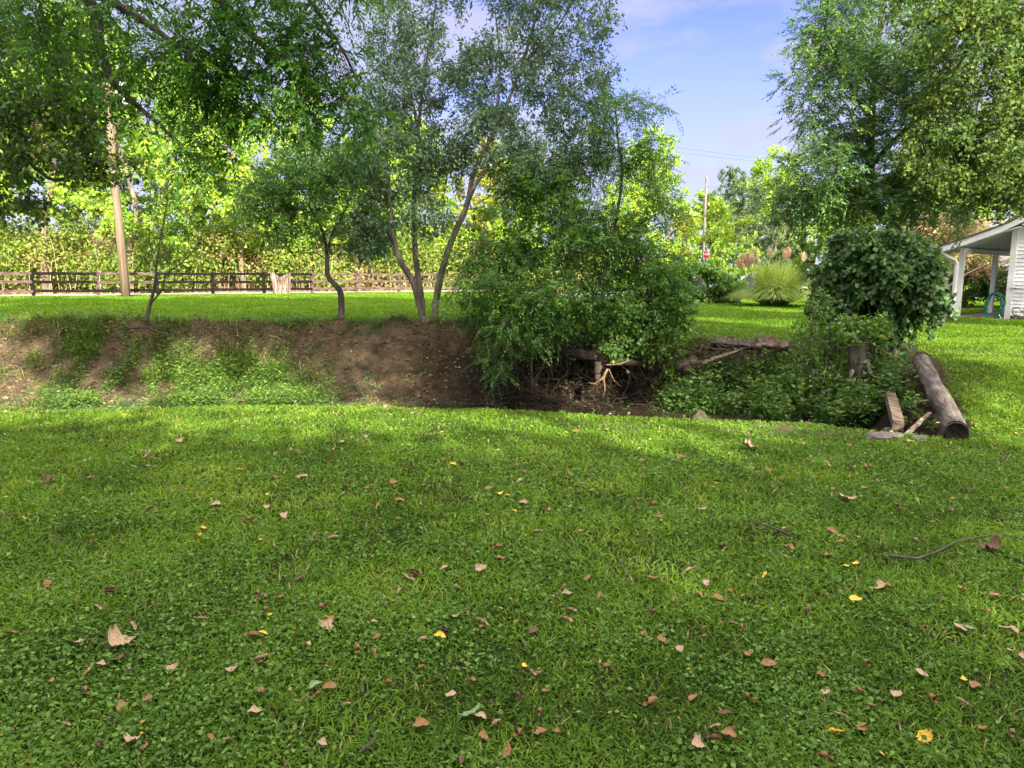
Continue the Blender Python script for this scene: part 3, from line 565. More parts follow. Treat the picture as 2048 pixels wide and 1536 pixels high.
WT = [ # px, y, variant, scale, label
 (-70,50,0,1.1,'woods tree beyond the left end of the fence, partly cut by the frame'),
 (20,46,1,1.0,'pale-leaved woods tree left of the thick tan trunk behind the fence'),
 (104,40.6,1,1.25,'woods tree with thick pale tan trunk between the first and second fence posts'),
 (180,50,3,1.05,'olive green woods tree just left of the near utility pole'),
 (268,42.2,0,1.15,'woods tree with pale trunk right beside the near utility pole'),
 (350,52,1,1.1,'woods tree behind the third fence post, right of the near utility pole'),
 (425,49,4,1.0,'bushy low woods tree behind the fourth fence post'),
 (495,45.8,0,.95,'slim woods tree between the fourth and fifth fence posts'),
 (560,50,3,.95,'woods tree straight behind the bleached stump'),
 (640,54,0,.95,'woods tree behind the crooked tree and the sixth fence post'),
 (720,49.5,1,.95,'woods tree behind the seventh fence post'),
 (790,56,4,1.15,'broad bushy woods tree behind the right end of the fence'),
 (868,56,0,.95,'woods tree seen between the forked tree and the leaning tree'),
 (955,58,2,1.0,'yellowish woods tree seen just right of the leaning trunk'),
 (1040,60,4,1.25,'woods tree seen through the left side of the thicket'),
 (1130,62,3,.8,'woods tree hidden mostly behind the middle of the thicket'),
 (1215,64,0,.72,'woods tree seen behind the slender tree stem'),
 (1325,66,0,.98,'yellow green tree whose top shows right of the slender tree'),
 (1275,60,4,.9,'low yellow green tree behind the right of the thicket'),
 (1360,74,2,.75,'low bright yellow tree left of the stop sign'),
 (1410,100,4,1.3,'round yellow green tree behind the stop sign'),
 (1437,75,4,.62,'small pale green tree hiding the foot of the distant pole'),
 (1460,105,3,1.06,'hazy olive tree beneath the farther utility pole'),
 (1505,92,3,1.1,'olive green tree above the ornamental grass'),
 (1490,80,4,.62,'dark rounded bush tree just right of the stop sign'),
 (1565,58,0,.82,'yellow green tree left of the huge feathery tree, its top above the wire'),
 (1545,50,3,.55,'grey green shrubby tree behind the ornamental grass'),
 (1625,50,4,.85,'dense tree low behind the huge feathery tree'),
 (1700,46,4,.8,'dense low tree behind the dark round bush'),
 (1790,42,0,.75,'tree behind the gap between dark round bush and porch'),
 (1880,40,4,.95,'leafy tree behind the porch roof'),
 (1960,44,0,.95,'tree rising behind the house roof'),
 (2060,40,1,1.0,'tree beyond the house at the right edge')]
usedv = set()
for i, (px, y, v, s, lab) in enumerate(WT):
    src = PV[v]; o = src if v not in usedv else copy_tree(src); usedv.add(v)
    x = (px-1024)/F*y*1.0; z = hp(x, y)
    o.location = (x, y, z-.1); o.rotation_euler = (0, 0, (i*2.4) % 6.28); o.scale = (s, s, s*(1+.06*math.sin(i*3)))
    o['label'] = lab; o['category'] = 'tree'; o['group'] = 'trees of the woods behind the fence' if px < 1300 else 'trees beyond the road'
# dead creeper-covered brush along the hillside: countless
def brush(name, label, x0, x1, d0, d1, n_cl, hmax, leaf, seed, tanw=.5):
    R = rng(seed); k = n_cl; t = R.random(k); d = d0+(d1-d0)*R.random(k)
    p = FA + FD*(x0+(x1-x0)*t)[:, None] + FN*d[:, None]
    hh = hmax*(.12+1.5*np.clip(fbm(p[:,0]*.45, p[:,1]*.3, seed)-.22, 0, 1)**1.2)*np.sqrt(R.random(k)); z = H(p[:,0], p[:,1]); c = np.column_stack([p, z+hh])
    per = 26; q = np.repeat(c, per, 0)+R.normal(size=(k*per, 3))*np.array([.45,.45,.35])
    tint = np.repeat(np.clip(sst(.42,.72, fbm(c[:,0]*.35+3, c[:,2]*.6, seed+5)+.10-.075*(hh-.5))*.9+.1*R.random(k), 0, 1), per)*.8 + .2*R.random(k*per)
    L_ = .13+.12*R.random(k*per)
    V = leaf_quads(q, rand_dirs(R, k*per, -.2), rand_dirs(R, k*per, .6), L_, L_*.7)
    o = link(name, fast_mesh(name, V, 4, tint), M[leaf]); set_tags(o, label, kind='stuff'); return o
brush('undergrowth', 'tangled yellow green and tan undergrowth along the foot of the woods', -14, 46, 5.2, 13, 5600, 6.5, 'leaf_brush', 71)
R = rng(72); sb = MB()                                            # bare tan stalks standing in the undergrowth
for k in range(520):
    t = -12+56*R.random(); d = 5.2+5*R.random(); p = FA+FD*t+FN*d; z = hp(p[0], p[1]); h_ = 1+3.2*R.random()
    a = np.array([p[0], p[1], z-.05]); lean = R.normal(size=3)*np.array([.6,.3,.1])
    sb.tube([a, a+lean*.4+[0,0,h_*.6], a+lean*1.2+[0,0,h_*.95*(.6+.4*R.random())]], [.016,.012,.005], 3, caps=False)
o = sb.build('dry_stalks', M['twig_tan']); set_tags(o, 'bare tan stalks and brambles standing along the woods edge', kind='stuff')

# ---------------------------------------------------------------- fence, pole, stump
fbase = gp(FA[0], FA[1])
fence = empty('rail_fence', fbase, 'weathered black three-rail board fence along the gravel road', 'fence')
SP = 19.12/7
def fpos(k): q = FA+FD*SP*k; return np.array([q[0], q[1], hp(q[0], q[1])])
for k in range(-3, 11):
    p = fpos(k); hgt = 1.24; mb = MB(); R = rng(400+k)
    q = p+[FN[0]*0, 0, 0]
    mb.bar(p-[0,0,.15], p+[R.normal()*.02,0,hgt], .15, .15, 0, up=(FN[0], FN[1], 0))
    mb.build('post', M['fence_faded'] if k in (1, 3, 4) and False else (M['fence_dark'] if k not in (1, 5, 6, 7, 8) else M['fence_faded']), fence)
    if k < 10:
        a, c = fpos(k), fpos(k+1); off = np.array([-FN[0], -FN[1], 0])*.10
        for j, hz in enumerate((1.12, .70, .27)):
            mb = MB(); R2 = rng(k*7+j); dz0, dz1 = R2.normal()*.012, R2.normal()*.012
            lift = np.array([FD[0], FD[1], 0])*.004
            mb.bar(a+off+lift+[0,0,hz+dz0], c+off-lift+[0,0,hz+dz1], .035, .14)
            fd = (k == 1 and j < 2) or k >= 5 or k in (-1,)
            mb.build('rail', M['fence_faded'] if fd else M['fence_dark'], fence)
# utility pole with transformer
pb = P(252, 590, 34.2); pb[2] = hp(pb[0], pb[1])
pole = empty('utility_pole', pb, 'bare wooden utility pole with grey transformer standing at the fence', 'utility pole')
mb = MB(); mb.tube([pb-[0,0,.2], pb+[-.05,0,3], pb+[-.12,0,6], pb+[-.16,0,10.6]], [.20,.185,.165,.14], 14, rough=.03); mb.build('post', M['pole'], pole, smooth=True)
tx = P(243, 190, 34.0); mb = MB(); mb.tube([tx+[0,0,-.45], tx+[0,0,-.42], tx+[0,0,.4], tx+[0,0,.46]], [.20,.235,.235,.16], 16); tr = mb.build('transformer', M['grey_metal'], pole, smooth=False)
mb = MB(); mb.tube([tx+[0,0,.46], tx+[0,0,.62]], [.05,.04], 8); mb.build('bushing', M['steel'], tr, base=pole.location); mb = MB()
mb.bar(tx+[-.2,0,.1], tx+[-.38,.1,.1], .06, .3); mb.build('bracket', M['steel'], tr, base=pole.location)
mb = MB(); mb.bar(pb+[-.9,-.16,9.6], pb+[.8,-.16,9.6], .1, .12); mb.build('crossarm', M['pole'], pole)
for dx in (-.8, 0.25, .7):
    mb = MB(); mb.tube([pb+[dx,-.16,9.66], pb+[dx,-.16,9.85]], [.05,.035], 8); mb.build('insulator', M['grey_metal'], pole)
def far_pole(px, pytop, y, label):
    t = P(px, pytop, y); b_ = gp(t[0], y); r_ = empty('utility_pole', b_, label, 'utility pole')
    mb = MB(); mb.tube([b_-[0,0,.2], (b_+t)/2, t], [.17,.15,.12], 10); mb.build('post', M['stone'], r_, smooth=True)
    mb = MB(); mb.tube([t-[0,.1,.55], t-[0,.22,.5], t-[0,.22,.35]], [.03,.03,.05], 6); mb.build('insulator', M['steel'], r_); return t
tB = far_pole(1413, 352, 80, 'thin distant utility pole above the stop sign')
tC = far_pole(1483, 344, 112, 'farthest utility pole, only its tip above the trees')
def wire(a, c, sag, label, r=.014, mat='wire'):
    a, c = np.asarray(a, float), np.asarray(c, float); u = np.linspace(0, 1, 40)[:, None]
    pts = a+(c-a)*u; pts[:, 2] -= (4*sag*u*(1-u))[:, 0]; mb = MB(); mb.tube(pts, r, 4)
    o = mb.build('power_line', M[mat], base=a, loc=a); set_tags(o, label, 'wire', 'overhead wires'); return o
wire(pb+[-.1,-.16,8.0], tB+[0,0,-1.0], 1.6, 'upper overhead wire from the near pole to the distant pole', .013, 'wire_pale')
wire(pb+[-.1,-.16,6.1], tB+[0,0,-2.4], .7, 'thick lower cable from the near pole behind the trees', .017, 'wire_pale')
wire(P(-60,215,33), pb+[-.1,-.1,7.7], .1, 'short wire reaching the near pole from the left frame edge', .016, 'wire_pale')
wire(tB+[0,0,-1.1], P(2110,343,28), .5, 'wire crossing in front of the huge feathery tree to the right', .018, 'wire_pale')
wire(P(900,214,60), P(1700,330,112), .8, 'upper of two thin wires across the open sky', .02)
wire(P(900,232,60), P(1700,334,112), .8, 'lower of two thin wires across the open sky', .02)
# bleached stump at the fence
sbp = P(563, 583, 40.2); sbp[2] = hp(sbp[0], sbp[1])-.05
mb = MB(); n_ = 26; R = rng(9); rings = []
hs = np.array([0,.12,.3,.55,.8,1.0,1.15,1.28]); a = np.arange(n_)*2*math.pi/n_
for i, hz in enumerate(hs):
    rad = (.50-.09*math.sin(min(hz,1)*2.4)+.05*(hz/1.3)**2)*(1+.14*np.sin(a*5+hz*2)+.10*np.sin(a*9+1)+.06*(R.random(n_)-.5))
    zt = hz*np.where(True, 1, 1) - (hz/1.28)**3*(.28*np.exp(-((np.abs(np.cos(a-.25)))/.4)**2)+.12*np.sin(a*7)**2)
    rings.append(np.column_stack([rad*np.cos(a)*1.0, rad*np.sin(a)*.75, zt]))
for i in range(2):
    f = .6-.35*i; rings.append(np.column_stack([rings[7][:,0]*f, rings[7][:,1]*f, rings[7][:,2]-.2-.2*i]))
V = np.vstack(rings)+sbp; m_ = len(rings)
Fc = [(i*n_+j, i*n_+(j+1)%n_, (i+1)*n_+(j+1)%n_, (i+1)*n_+j) for i in range(m_-1) for j in range(n_)]+[tuple((m_-1)*n_+j for j in range(n_))]
mb.add(V, Fc); o = mb.build('tree_stump', M['deadwood'], base=sbp, loc=sbp); set_tags(o, 'bleached ragged dead tree stump standing at the fence', 'stump')

# ---------------------------------------------------------------- stop sign, car, hedge, ornamental grass
ss = P(1413, 509, 68); sb_ = gp(ss[0], 68)
sign = empty('stop_sign', sb_, 'small red octagonal stop sign on a post by the road', 'sign')
def octa(mb, c, r, y0, y1, rot=math.pi/8):
    V = [(c[0]+r*math.cos(rot+k*math.pi/4), yy, c[2]+r*math.sin(rot+k*math.pi/4)) for yy in (y0, y1) for k in range(8)]
    mb.add(V, [tuple(range(8)), tuple(range(15, 7, -1))]+[(k, 8+k, 8+(k+1)%8, (k+1)%8) for k in range(8)])
mb = MB(); octa(mb, ss, .37, ss[1], ss[1]+.02); mb.build('border', M['white'], sign)
mb = MB(); octa(mb, ss, .345, ss[1]-.006, ss[1]-.002); mb.build('plate', M['red'], sign)
mb = MB(); mb.tube([sb_-[0,0,.2], [ss[0], ss[1]+.05, ss[2]+.3]], .035, 6); mb.build('post', M['steel'], sign)
fc = bpy.data.curves.new('lettering', 'FONT'); fc.body = 'STOP'; fc.size = .27; fc.align_x = 'CENTER'; fc.align_y = 'CENTER'; fc.extrude = .004; fc.offset = .008
tmp = bpy.data.objects.new('lettering_curve', fc); C.objects.link(tmp)
bpy.context.view_layer.update(); tm = bpy.data.meshes.new_from_object(tmp); bpy.data.objects.remove(tmp)
lo = link('lettering', tm, M['white'], sign, (ss[0]-sb_[0], ss[1]-.012-sb_[1], ss[2]-sb_[2])); lo.rotation_euler = (math.pi/2, 0, 0)
# parked car
cb = gp((1462-1024)/F*50*1.0, 50); cb = cb-[0,0,.12]; car = empty('parked_car', cb, 'pale blue grey car parked behind the ornamental grass', 'car', rz=.05)
def loft(mb, secs):                                            # secs: list of (x, [(y,z)...])
    k = len(secs[0][1]); V = [(x, y, z) for x, ps in secs for y, z in ps]
    Fc = [(i*k+j, i*k+(j+1)%k, (i+1)*k+(j+1)%k, (i+1)*k+j) for i in range(len(secs)-1) for j in range(k)]
    mb.add(V, Fc+[tuple(range(k-1,-1,-1)), tuple((len(secs)-1)*k+j for j in range(k))])
def sec(w, z0, z1): return [(-w,z0),(w,z0),(w*1.02,(z0+z1)/2),(w*.94,z1),(-w*.94,z1),(-w*1.02,(z0+z1)/2)]
mb = MB(); loft(mb, [(-2.3,sec(.72,.42,.72)),(-2.2,sec(.84,.3,.86)),(-1.3,sec(.88,.25,.95)),(1.0,sec(.88,.25,.97)),(2.1,sec(.84,.3,.90)),(2.3,sec(.74,.4,.75))]); mb.build('body', M['car'], car)
mb = MB(); loft(mb, [(-1.25,sec(.78,.94,.97)),(-.55,sec(.66,.94,1.46)),(.9,sec(.66,.94,1.46)),(1.75,sec(.76,.94,.98))]); cab = mb.build('cabin', M['car'], car)
for s in (-1, 1):
    mb = MB(); mb.add([(-.95,s*.775,1.0),(.15,s*.775,1.0),(.15,s*.69,1.38),(-.52,s*.69,1.38)], [(0,1,2,3)]); mb.add([(.25,s*.775,1.0),(1.35,s*.775,1.0),(.95,s*.69,1.38),(.25,s*.69,1.38)], [(0,1,2,3)]); mb.build('window', M['glass'], car)
for sx in (-1.45, 1.4):
    for s in (-1, 1):
        mb = MB(); mb.tube([(sx,s*.70,.33),(sx,s*.92,.33)], .33, 18); w_ = mb.build('wheel', M['rubber'], car)
        mb = MB(); mb.tube([(sx,s*.915,.33),(sx,s*.93,.33)], .2, 12); mb.build('rim', M['steel'], w_)
for s in (-1, 1):
    mb = MB(); mb.box((-2.31,s*.6-.14,.62),(-2.24,s*.6+.14,.74)); mb.build('headlight', M['steel'], car)
# hedge by the road
hb = gp(9.0, 34)
make_tree('hedge_bush', 'soft rounded green bush between the thicket and the ornamental grass', 'shrub', hb,
    [(L3(hb, hb+[.1,0,.8], hb+[-.3,0,1.2]), .05, .02), (L3(hb+[1.2,0,0], hb+[1.3,0,.9]), .04, .02), (L3(hb+[-1.2,0,0], hb+[-1.2,0,.9]), .04, .02)],
    [(hb+[-.1,0,1.0], (1.3,.7,1.0), 70), (hb+[-1.5,0,1.0], (.9,.6,1.05), 50), (hb+[1.3,.1,.7], (.9,.6,.7), 44)], per=120, spread=.34, size=.13, aspect=.6, leaf='leaf_vine', seed=81, zmin=-9, tipr=.006, shell=.5, twigs=False)
# miscanthus clump
mb_ = gp((1545-1024)/F*31, 31); og = empty('ornamental_grass', mb_, 'tall yellow green clump of ornamental grass with pink plumes', 'ornamental grass')
R = rng(90); k = 5200; segs = 6
ang = R.random(k)*6.283; r0 = .34*np.sqrt(R.random(k)); ee = R.random(k)**.8; out = .3+1.75*(1-ee)**.65+.2*R.random(k); hh = .45+1.35*ee+.3*R.random(k)
az = np.column_stack([np.cos(ang), np.sin(ang)]); sidev = np.column_stack([-np.sin(ang), np.cos(ang), 0*ang])
base_p = np.column_stack([az*r0[:,None]*1.3, 0*ang])
def arc(u): 
    rr = out*(u**1.25); zz = hh*(1.45*u-(.28+.75*np.clip(out/1.5,0,1)**1.5)*u**2.2)
    return base_p+np.column_stack([az*rr[:,None], zz])
qs = []
for s_ in range(segs):
    u0, u1 = s_/segs, (s_+1)/segs; w0, w1 = .013*(1-u0*.75), .013*(1-u1*.9)
    a_, c_ = arc(u0), arc(u1); jit = (R.random((k,1))-.5)*0
    qs.append(np.stack([a_-sidev*w0, a_+sidev*w0, c_+sidev*w1, c_-sidev*w1], 1).reshape(-1, 3))
tint = np.tile(R.random(k), segs); link('blades', fast_mesh('blades', np.vstack(qs), 4, tint), M['miscanthus'], og)
for i, (px, py) in enumerate([(1478,520),(1488,510),(1497,507),(1505,512),(1500,520),(1512,498),(1514,515),(1541,500),(1572,503),(1579,497),(1608,507),(1484,524),(1492,518)]):
    tp_ = P(px, py+8, 31)-mb_; s0 = np.array([tp_[0]*.55, 0, .5]); mm = MB()
    mm.tube([s0, (s0+tp_)/2+[0,0,.15], tp_], [.006,.005,.004], 4); st = mm.build('plume_stem', M['miscanthus'], og, base=(0,0,0))
    kk = 160; u = R.random(kk); pp = tp_+np.column_stack([R.normal(size=kk)*.015, R.normal(size=kk)*.02, -.22+u*.32])
    dd = norm(np.column_stack([R.normal(size=kk)*.32-.22, R.normal(size=kk)*.3, .8+0*u])); V = leaf_quads(pp, dd, rand_dirs(R, kk), .22, .014)
    link('plume', fast_mesh('plume', V, 4, R.random(kk)), M['plume'], st)
# tan shrub behind the porch
tb = gp(17.5, 29)
make_tree('tan_shrub', 'wide sunlit tan-leaved shrub behind the porch posts', 'shrub', tb,
    [(L3(tb+[-.8,0,0], P(1915,560,28.5), P(1975,528,28)), .07, .03), (L3(tb, P(1900,520,29), P(1890,470,29)), .06, .02), (L3(tb+[.4,.2,0], P(1930,500,29), P(1950,450,29)), .06, .02), (L3(tb+[-1.5,0,0], P(1840,520,29), P(1820,470,29)), .05, .02)],
    [(P(1900,455,29), (1.3,1,.7), 90), (P(1830,480,29), (.8,.8,.6), 50), (P(1960,480,29.5), (1.3,1,.8), 70), (P(1950,540,29.5), (1.2,.8,.6), 50), (P(1880,520,29), (1.0,.8,.7), 40), (P(2010,560,30), (.9,.8,1.0), 40)],
    per=44, spread=.35, size=.10, aspect=.7, leaf='leaf_tan', bark='twig_tan', seed=83, twigs=True, tipr=.008, shell=.45)

db = gp(18.6, 29.6)
make_tree('shadowy_shrub', 'dark green shrub low behind the porch, seen between the posts', 'shrub', db,
    [(L3(db, db+[0,0,.6], db+[.1,0,1.0]), .05, .02), (L3(db+[-.8,0,0], db+[-.9,0,.8]), .04, .02)],
    [(db+[.2,0,.9], (1.1,.8,.8), 60), (db+[-1.2,0,.7], (.8,.7,.6), 40), (db+[1.6,0,.9], (1.0,.8,.8), 50), (db+[3.0,0,.9], (1.0,.8,.8), 40)], per=60, spread=.34, size=.12, aspect=.6, leaf='leaf_maple', seed=84, tipr=.006, twigs=False)
# ---------------------------------------------------------------- house
HO = np.array([14.3, 23.0, 0.36]); th = math.atan2(-.745, .667)     # local x: along the gable front, local y: back
house = empty('white_house', HO, 'white sided house with open side porch at the right edge', 'house', rz=th)
def hb_(name, mat, *boxes, par=None):
    mb = MB()
    for a, c in boxes: mb.box(a, c)
    return mb.build(name, mat, par or house, base=(0,0,0))
CX = 1.38                                                           # wall corner in local x
RK = [(-.42,2.04),(1.15,2.56),(4.6,4.35),(8.0,2.6)]                # rake line (local x, z)
def rz_(x): return float(np.interp(x, [a for a,_ in RK], [c for _,c in RK]))
# gable front wall with lapped siding
sw = MB(); z = .12; lap = .115
while z < 4.2:
    xs0 = CX+.10; z1 = min(z+lap, 4.3)
    xr = max([x for x in np.linspace(CX, 8, 200) if rz_(x) > z1-.02] or [CX])
    xl = min([x for x in np.linspace(CX, 8, 200) if rz_(x) > z1-.02] or [CX]); xl = max(xl, xs0)
    if xr-xl > .1: sw.add([(xl,-.028,z),(xr,-.028,z),(xr,-.006,z1),(xl,-.006,z1),(xl,.05,z),(xr,.05,z),(xr,.05,z1),(xl,.05,z1)], [(0,1,2,3),(0,4,5,1),(3,2,6,7),(0,3,7,4),(1,5,6,2),(4,7,6,5)])
    z += lap
sw.build('front_wall', M['white'], house, base=(0,0,0))
hb_('side_wall', M['white'], ((CX+.02,.06,.1),(CX+.14,8,2.66)))
hb_('corner_board', M['white'], ((CX-.03,-.05,.0),(CX+.13,.055,2.74)))
hb_('door_frame', M['white'], ((CX-.10,.9,.15),(CX+.02,1.0,2.3)), ((CX-.10,1.9,.15),(CX+.02,2.0,2.3)))
hb_('foundation', M['stone_warm'], ((CX-.02,-.03,-.4),(8,.3,.12)))
hb_('porch_slab', M['stone_warm'], ((-.05,-.1,-.3),(CX-.05,6.5,.04)), ((-.25,-.55,-.3),(CX+.4,-.12,-.08)))
for yy, xx in ((0.05,0.05),(3.6,0.05)):
    hb_('porch_post', M['white'], ((xx-.07,yy-.07,.04),(xx+.07,yy+.07,2.06+.0)))
hb_('porch_beam', M['white'], ((-.02,-.02,2.06),(.12,6.5,2.2)))
def slab(name, mat, pts, y0, y1, t, par=None):                       # bent slab following a profile
    mb = MB()
    for (xa, za), (xb, zb) in zip(pts[:-1], pts[1:]):
        mb.add([(xa,y0,za),(xb,y0,zb),(xb,y1,zb),(xa,y1,za),(xa,y0,za+t),(xb,y0,zb+t),(xb,y1,zb+t),(xa,y1,za+t)], [(0,3,2,1),(4,5,6,7),(0,1,5,4),(2,3,7,6),(3,0,4,7),(1,2,6,5)])
    return mb.build(name, mat, par or house, base=(0,0,0))
prof = [(-.42,2.08),(.3,2.30),(1.15,2.62),(2.8,3.45),(4.6,4.38),(8.0,2.6)]
roof = slab('roof', M['roof'], [(x, z+.19) for x, z in prof], -.50, 8.6, .045)
slab('rake_board', M['white'], prof, -.47, -.43, .185)
slab('porch_ceiling', M['white'], [(-.40,2.10),(.3,2.31),(1.2,2.63),(1.6,2.75)], -.42, 6.5, .03)
slab('rake_soffit', M['white'], [(1.65,2.80),(2.8,3.38),(4.6,4.3)], -.42, -.03, .03)
mb = MB(); mb.bar((-.48,-.5,2.16),(-.48,6.5,2.16),.10,.10); g_ = mb.build('gutter', M['white'], house, base=(0,0,0))
mb = MB(); mb.tube([(-.48,-.3,2.12),(-.44,-.3,2.02),(-.2,-.25,1.88),(-.08,-.2,1.82),(-.02,-.18,1.7),(-.03,-.18,.9),(-.03,-.18,.12),(-.12,-.26,.03)], .062, 4, rough=0); mb.build('downspout', M['white'], house, base=(0,0,0))
mb = MB(); mb.tube([(CX+.05,-.10,.95),(CX+.45,-.12,.93)], .018, 6); mb.tube([(CX+.2,-.12,.95),(CX+.2,-.03,.95)], .02, 6); mb.build('faucet_pipe', M['steel'], house, base=(0,0,0))
Hm = np.array([[math.cos(th), -math.sin(th), 0],[math.sin(th), math.cos(th), 0],[0,0,1]])
def HW(p): return HO + Hm@np.array(p, float)
hc = HW((CX-.28,-.16,.36)); R = rng(95); mb = MB()
for k in range(7):
    a = np.linspace(0, 2*math.pi, 34); rx_, rz2 = .20+.05*R.random(), .36+.08*R.random(); cx, cz = R.normal()*.02, R.normal()*.035
    pts = [HW((CX-.28+cx+rx_*math.cos(t)+.03*math.sin(3*t+k), -.16-.018*k+.015*math.sin(2*t+k), .38+cz+rz2*math.sin(t))) for t in a]
    mb.tube(pts, .013, 6)
pts = [HW(q) for q in ((CX-.1,-.3,.15),(CX,-.34,-.02),(CX+.25,-.6,-.2),(CX+.8,-.7,-.28))]
o = mb.build('garden_hose', M['hose'], base=hc, loc=hc, smooth=True); set_tags(o, 'coiled green garden hose hanging at the house corner', 'hose')
mb = MB(); mb.tube(pts, .008, 5); p0 = pts[0]; o = mb.build('washing_line', M['white'], base=p0, loc=p0); set_tags(o, 'thin white cord trailing down from the green hose', 'cord')
oc = HW((CX+.45,-.09,.14)); mb = MB()
for k in range(4):
    a = np.linspace(0, 2*math.pi, 20); mb.tube([HW((CX+.3+.27*k+.12*math.cos(t), -.09, .24+.115*math.sin(t))) for t in a], .010, 5)
for zz in (.11,.24,.37): mb.tube([HW((CX+.16,-.09,zz)), HW((CX+1.3,-.09,zz))], .008, 5)
o = mb.build('iron_scroll', M['iron'], base=oc, loc=oc); set_tags(o, 'black wrought iron scroll railing against the white siding', 'ironwork')
o = None
wb_ = gp(16.6, 27.6); mb = MB()
for k in range(5): mb.box((14.6+k*.9,27.3+.1*k,.1),(15.46+k*.9,27.9+.1*k,.42-.02*(k%2)))
o = mb.build('garden_wall', M['stone_warm'], base=wb_, loc=wb_); set_tags(o, 'low stone garden wall seen beyond the porch', 'wall')

# ---------------------------------------------------------------- log, timber, stump, roots, stones
la, lb = np.array([5.10,7.98,0]), np.array([6.46,11.15,0]); la[2] = -.135; lb[2] = .36
mid = (la+lb)/2
mb = MB(); mb.tube([la+(lb-la)*t+np.array([.012*math.sin(t*9),0,.02*math.sin(t*5)-.02]) for t in np.linspace(0,1,22)], [.124-.010*t+.005*math.sin(t*20) for t in np.linspace(0,1,22)], 26, caps=False, rough=.012, seed=3)
root = empty('fallen_log', la, 'long weathered round log lying down the slope edge', 'log')
mb.build('bark', M['log'], root, smooth=True)
for e, nm in ((la, 1), (lb, -1)):
    d = norm(lb-la)*nm; mb = MB(); sd = norm(np.cross(d, (0,0,1))); u = np.cross(sd, d); R = rng(4); V = [e+d*.035]
    for r_ in (.05,.09,.124-.01*(nm<0)):
        for k in range(26): a_ = k*2*math.pi/26; V.append(e+d*(.03-.02*(r_>.1)+.012*R.random())+(sd*math.cos(a_)+u*math.sin(a_))*r_*.985)
    Fc = [(0,1+k,1+(k+1)%26) for k in range(26)]+[(1+j*26+k,27+j*26+k,27+j*26+(k+1)%26,1+j*26+(k+1)%26) for j in range(2) for k in range(26)]
    mb.add(V, Fc); mb.build('cut_end', M['log_end'], root)
ba, bb = np.array([4.86,8.75,0]), np.array([5.80,10.75,0]); ba[2] = -.23; bb[2] = -.17
mb = MB(); mb.bar(ba, bb, .13, .13, .012); o = mb.build('timber_beam', M['timber'], base=ba, loc=ba); set_tags(o, 'square wooden beam lying along the ditch beside the log', 'beam')
pc = ba+[-.02,.08,-.08]; mb = MB(); mb.tube([pc+[0,0,-.35], pc+[0,0,.0]], .04, 14); o = mb.build('drain_pipe', M['grey_metal'], base=pc, loc=pc, smooth=True); set_tags(o, 'short pale pipe standing under the near end of the beam', 'pipe')
q0, q1 = P(1860,826,8.9), P(1812,878,8.25); q0[2] = max(q0[2], hp(q0[0],q0[1])+.03); q1[2] = hp(q1[0],q1[1])+.02
mb = MB(); mb.bar(q0, q1, .05, .025); o = mb.build('loose_board', M['deadwood'], base=q0, loc=q0); set_tags(o, 'thin pale board leaning in the gap between beam and log', 'board')
q0 = P(1822,806,9.9); q0[2] = hp(q0[0],q0[1])+.05; mb = MB(); mb.bar(q0, q0+[.42,.05,.03], .12, .03); o = mb.build('short_board', M['timber'], base=q0, loc=q0); set_tags(o, 'short flat board bridging beam and log', 'board')
def rock(px, py, w, h_, label, mat='stone', seed=0, y=None, group=None, flat=1., z=None):
    if y is None:
        y = 8.
        for it in range(400):
            pt = P(px, py, y)
            if pt[2] < hp(pt[0], pt[1])-.0: break
            y += .02
    p = P(px, py, y); p[2] = hp(p[0], y)-.02 if z is None else z
    R = rng(seed+700); V = []; nr, nc = 6, 9
    for i in range(nr):
        ph = i/(nr-1)*math.pi
        for j in range(nc):
            a_ = j*2*math.pi/nc+R.random()*.25; rr = (abs(math.sin(ph))**.55)*(.85+.3*R.random())
            V.append(p+[w/2*rr*math.cos(a_), w*.38*rr*math.sin(a_), h_*.5-h_*.5*math.cos(ph)*flat*-1*(1+.1*R.random())])
    Fc = [(i*nc+j, i*nc+(j+1)%nc, (i+1)*nc+(j+1)%nc, (i+1)*nc+j) for i in range(nr-1) for j in range(nc)]
    mb = MB(); mb.add(V, Fc); o = mb.build('rock', M[mat], base=p, loc=p); set_tags(o, label, 'rock', group); return o
rb = P(1402, 846, 11.55); V = [(-.19,-.12,0),(.2,-.12,0),(.24,.15,0),(-.17,.17,0),(-.17,-.10,.12),(.14,-.1,.06),(.2,.1,.08),(-.14,.12,.14),(-.02,0,.26)]
mb = MB(); mb.add(np.array(V)+[rb[0], 11.55, -.80], [(0,1,5,4),(1,2,6,5),(2,3,7,6),(3,0,4,7),(4,5,8),(5,6,8),(6,7,8),(7,4,8)]); p0 = np.array([rb[0],11.55,-.8])
o = mb.build('rock', noise_mat('stone_mossy', [(.35,(.022,.024,.012)),(.6,(.06,.05,.034)),(.75,(.10,.085,.06))], 14, .95, .6, spec=.1), base=p0, loc=p0); set_tags(o, 'pointed tan rock standing in the creek edge', 'rock')
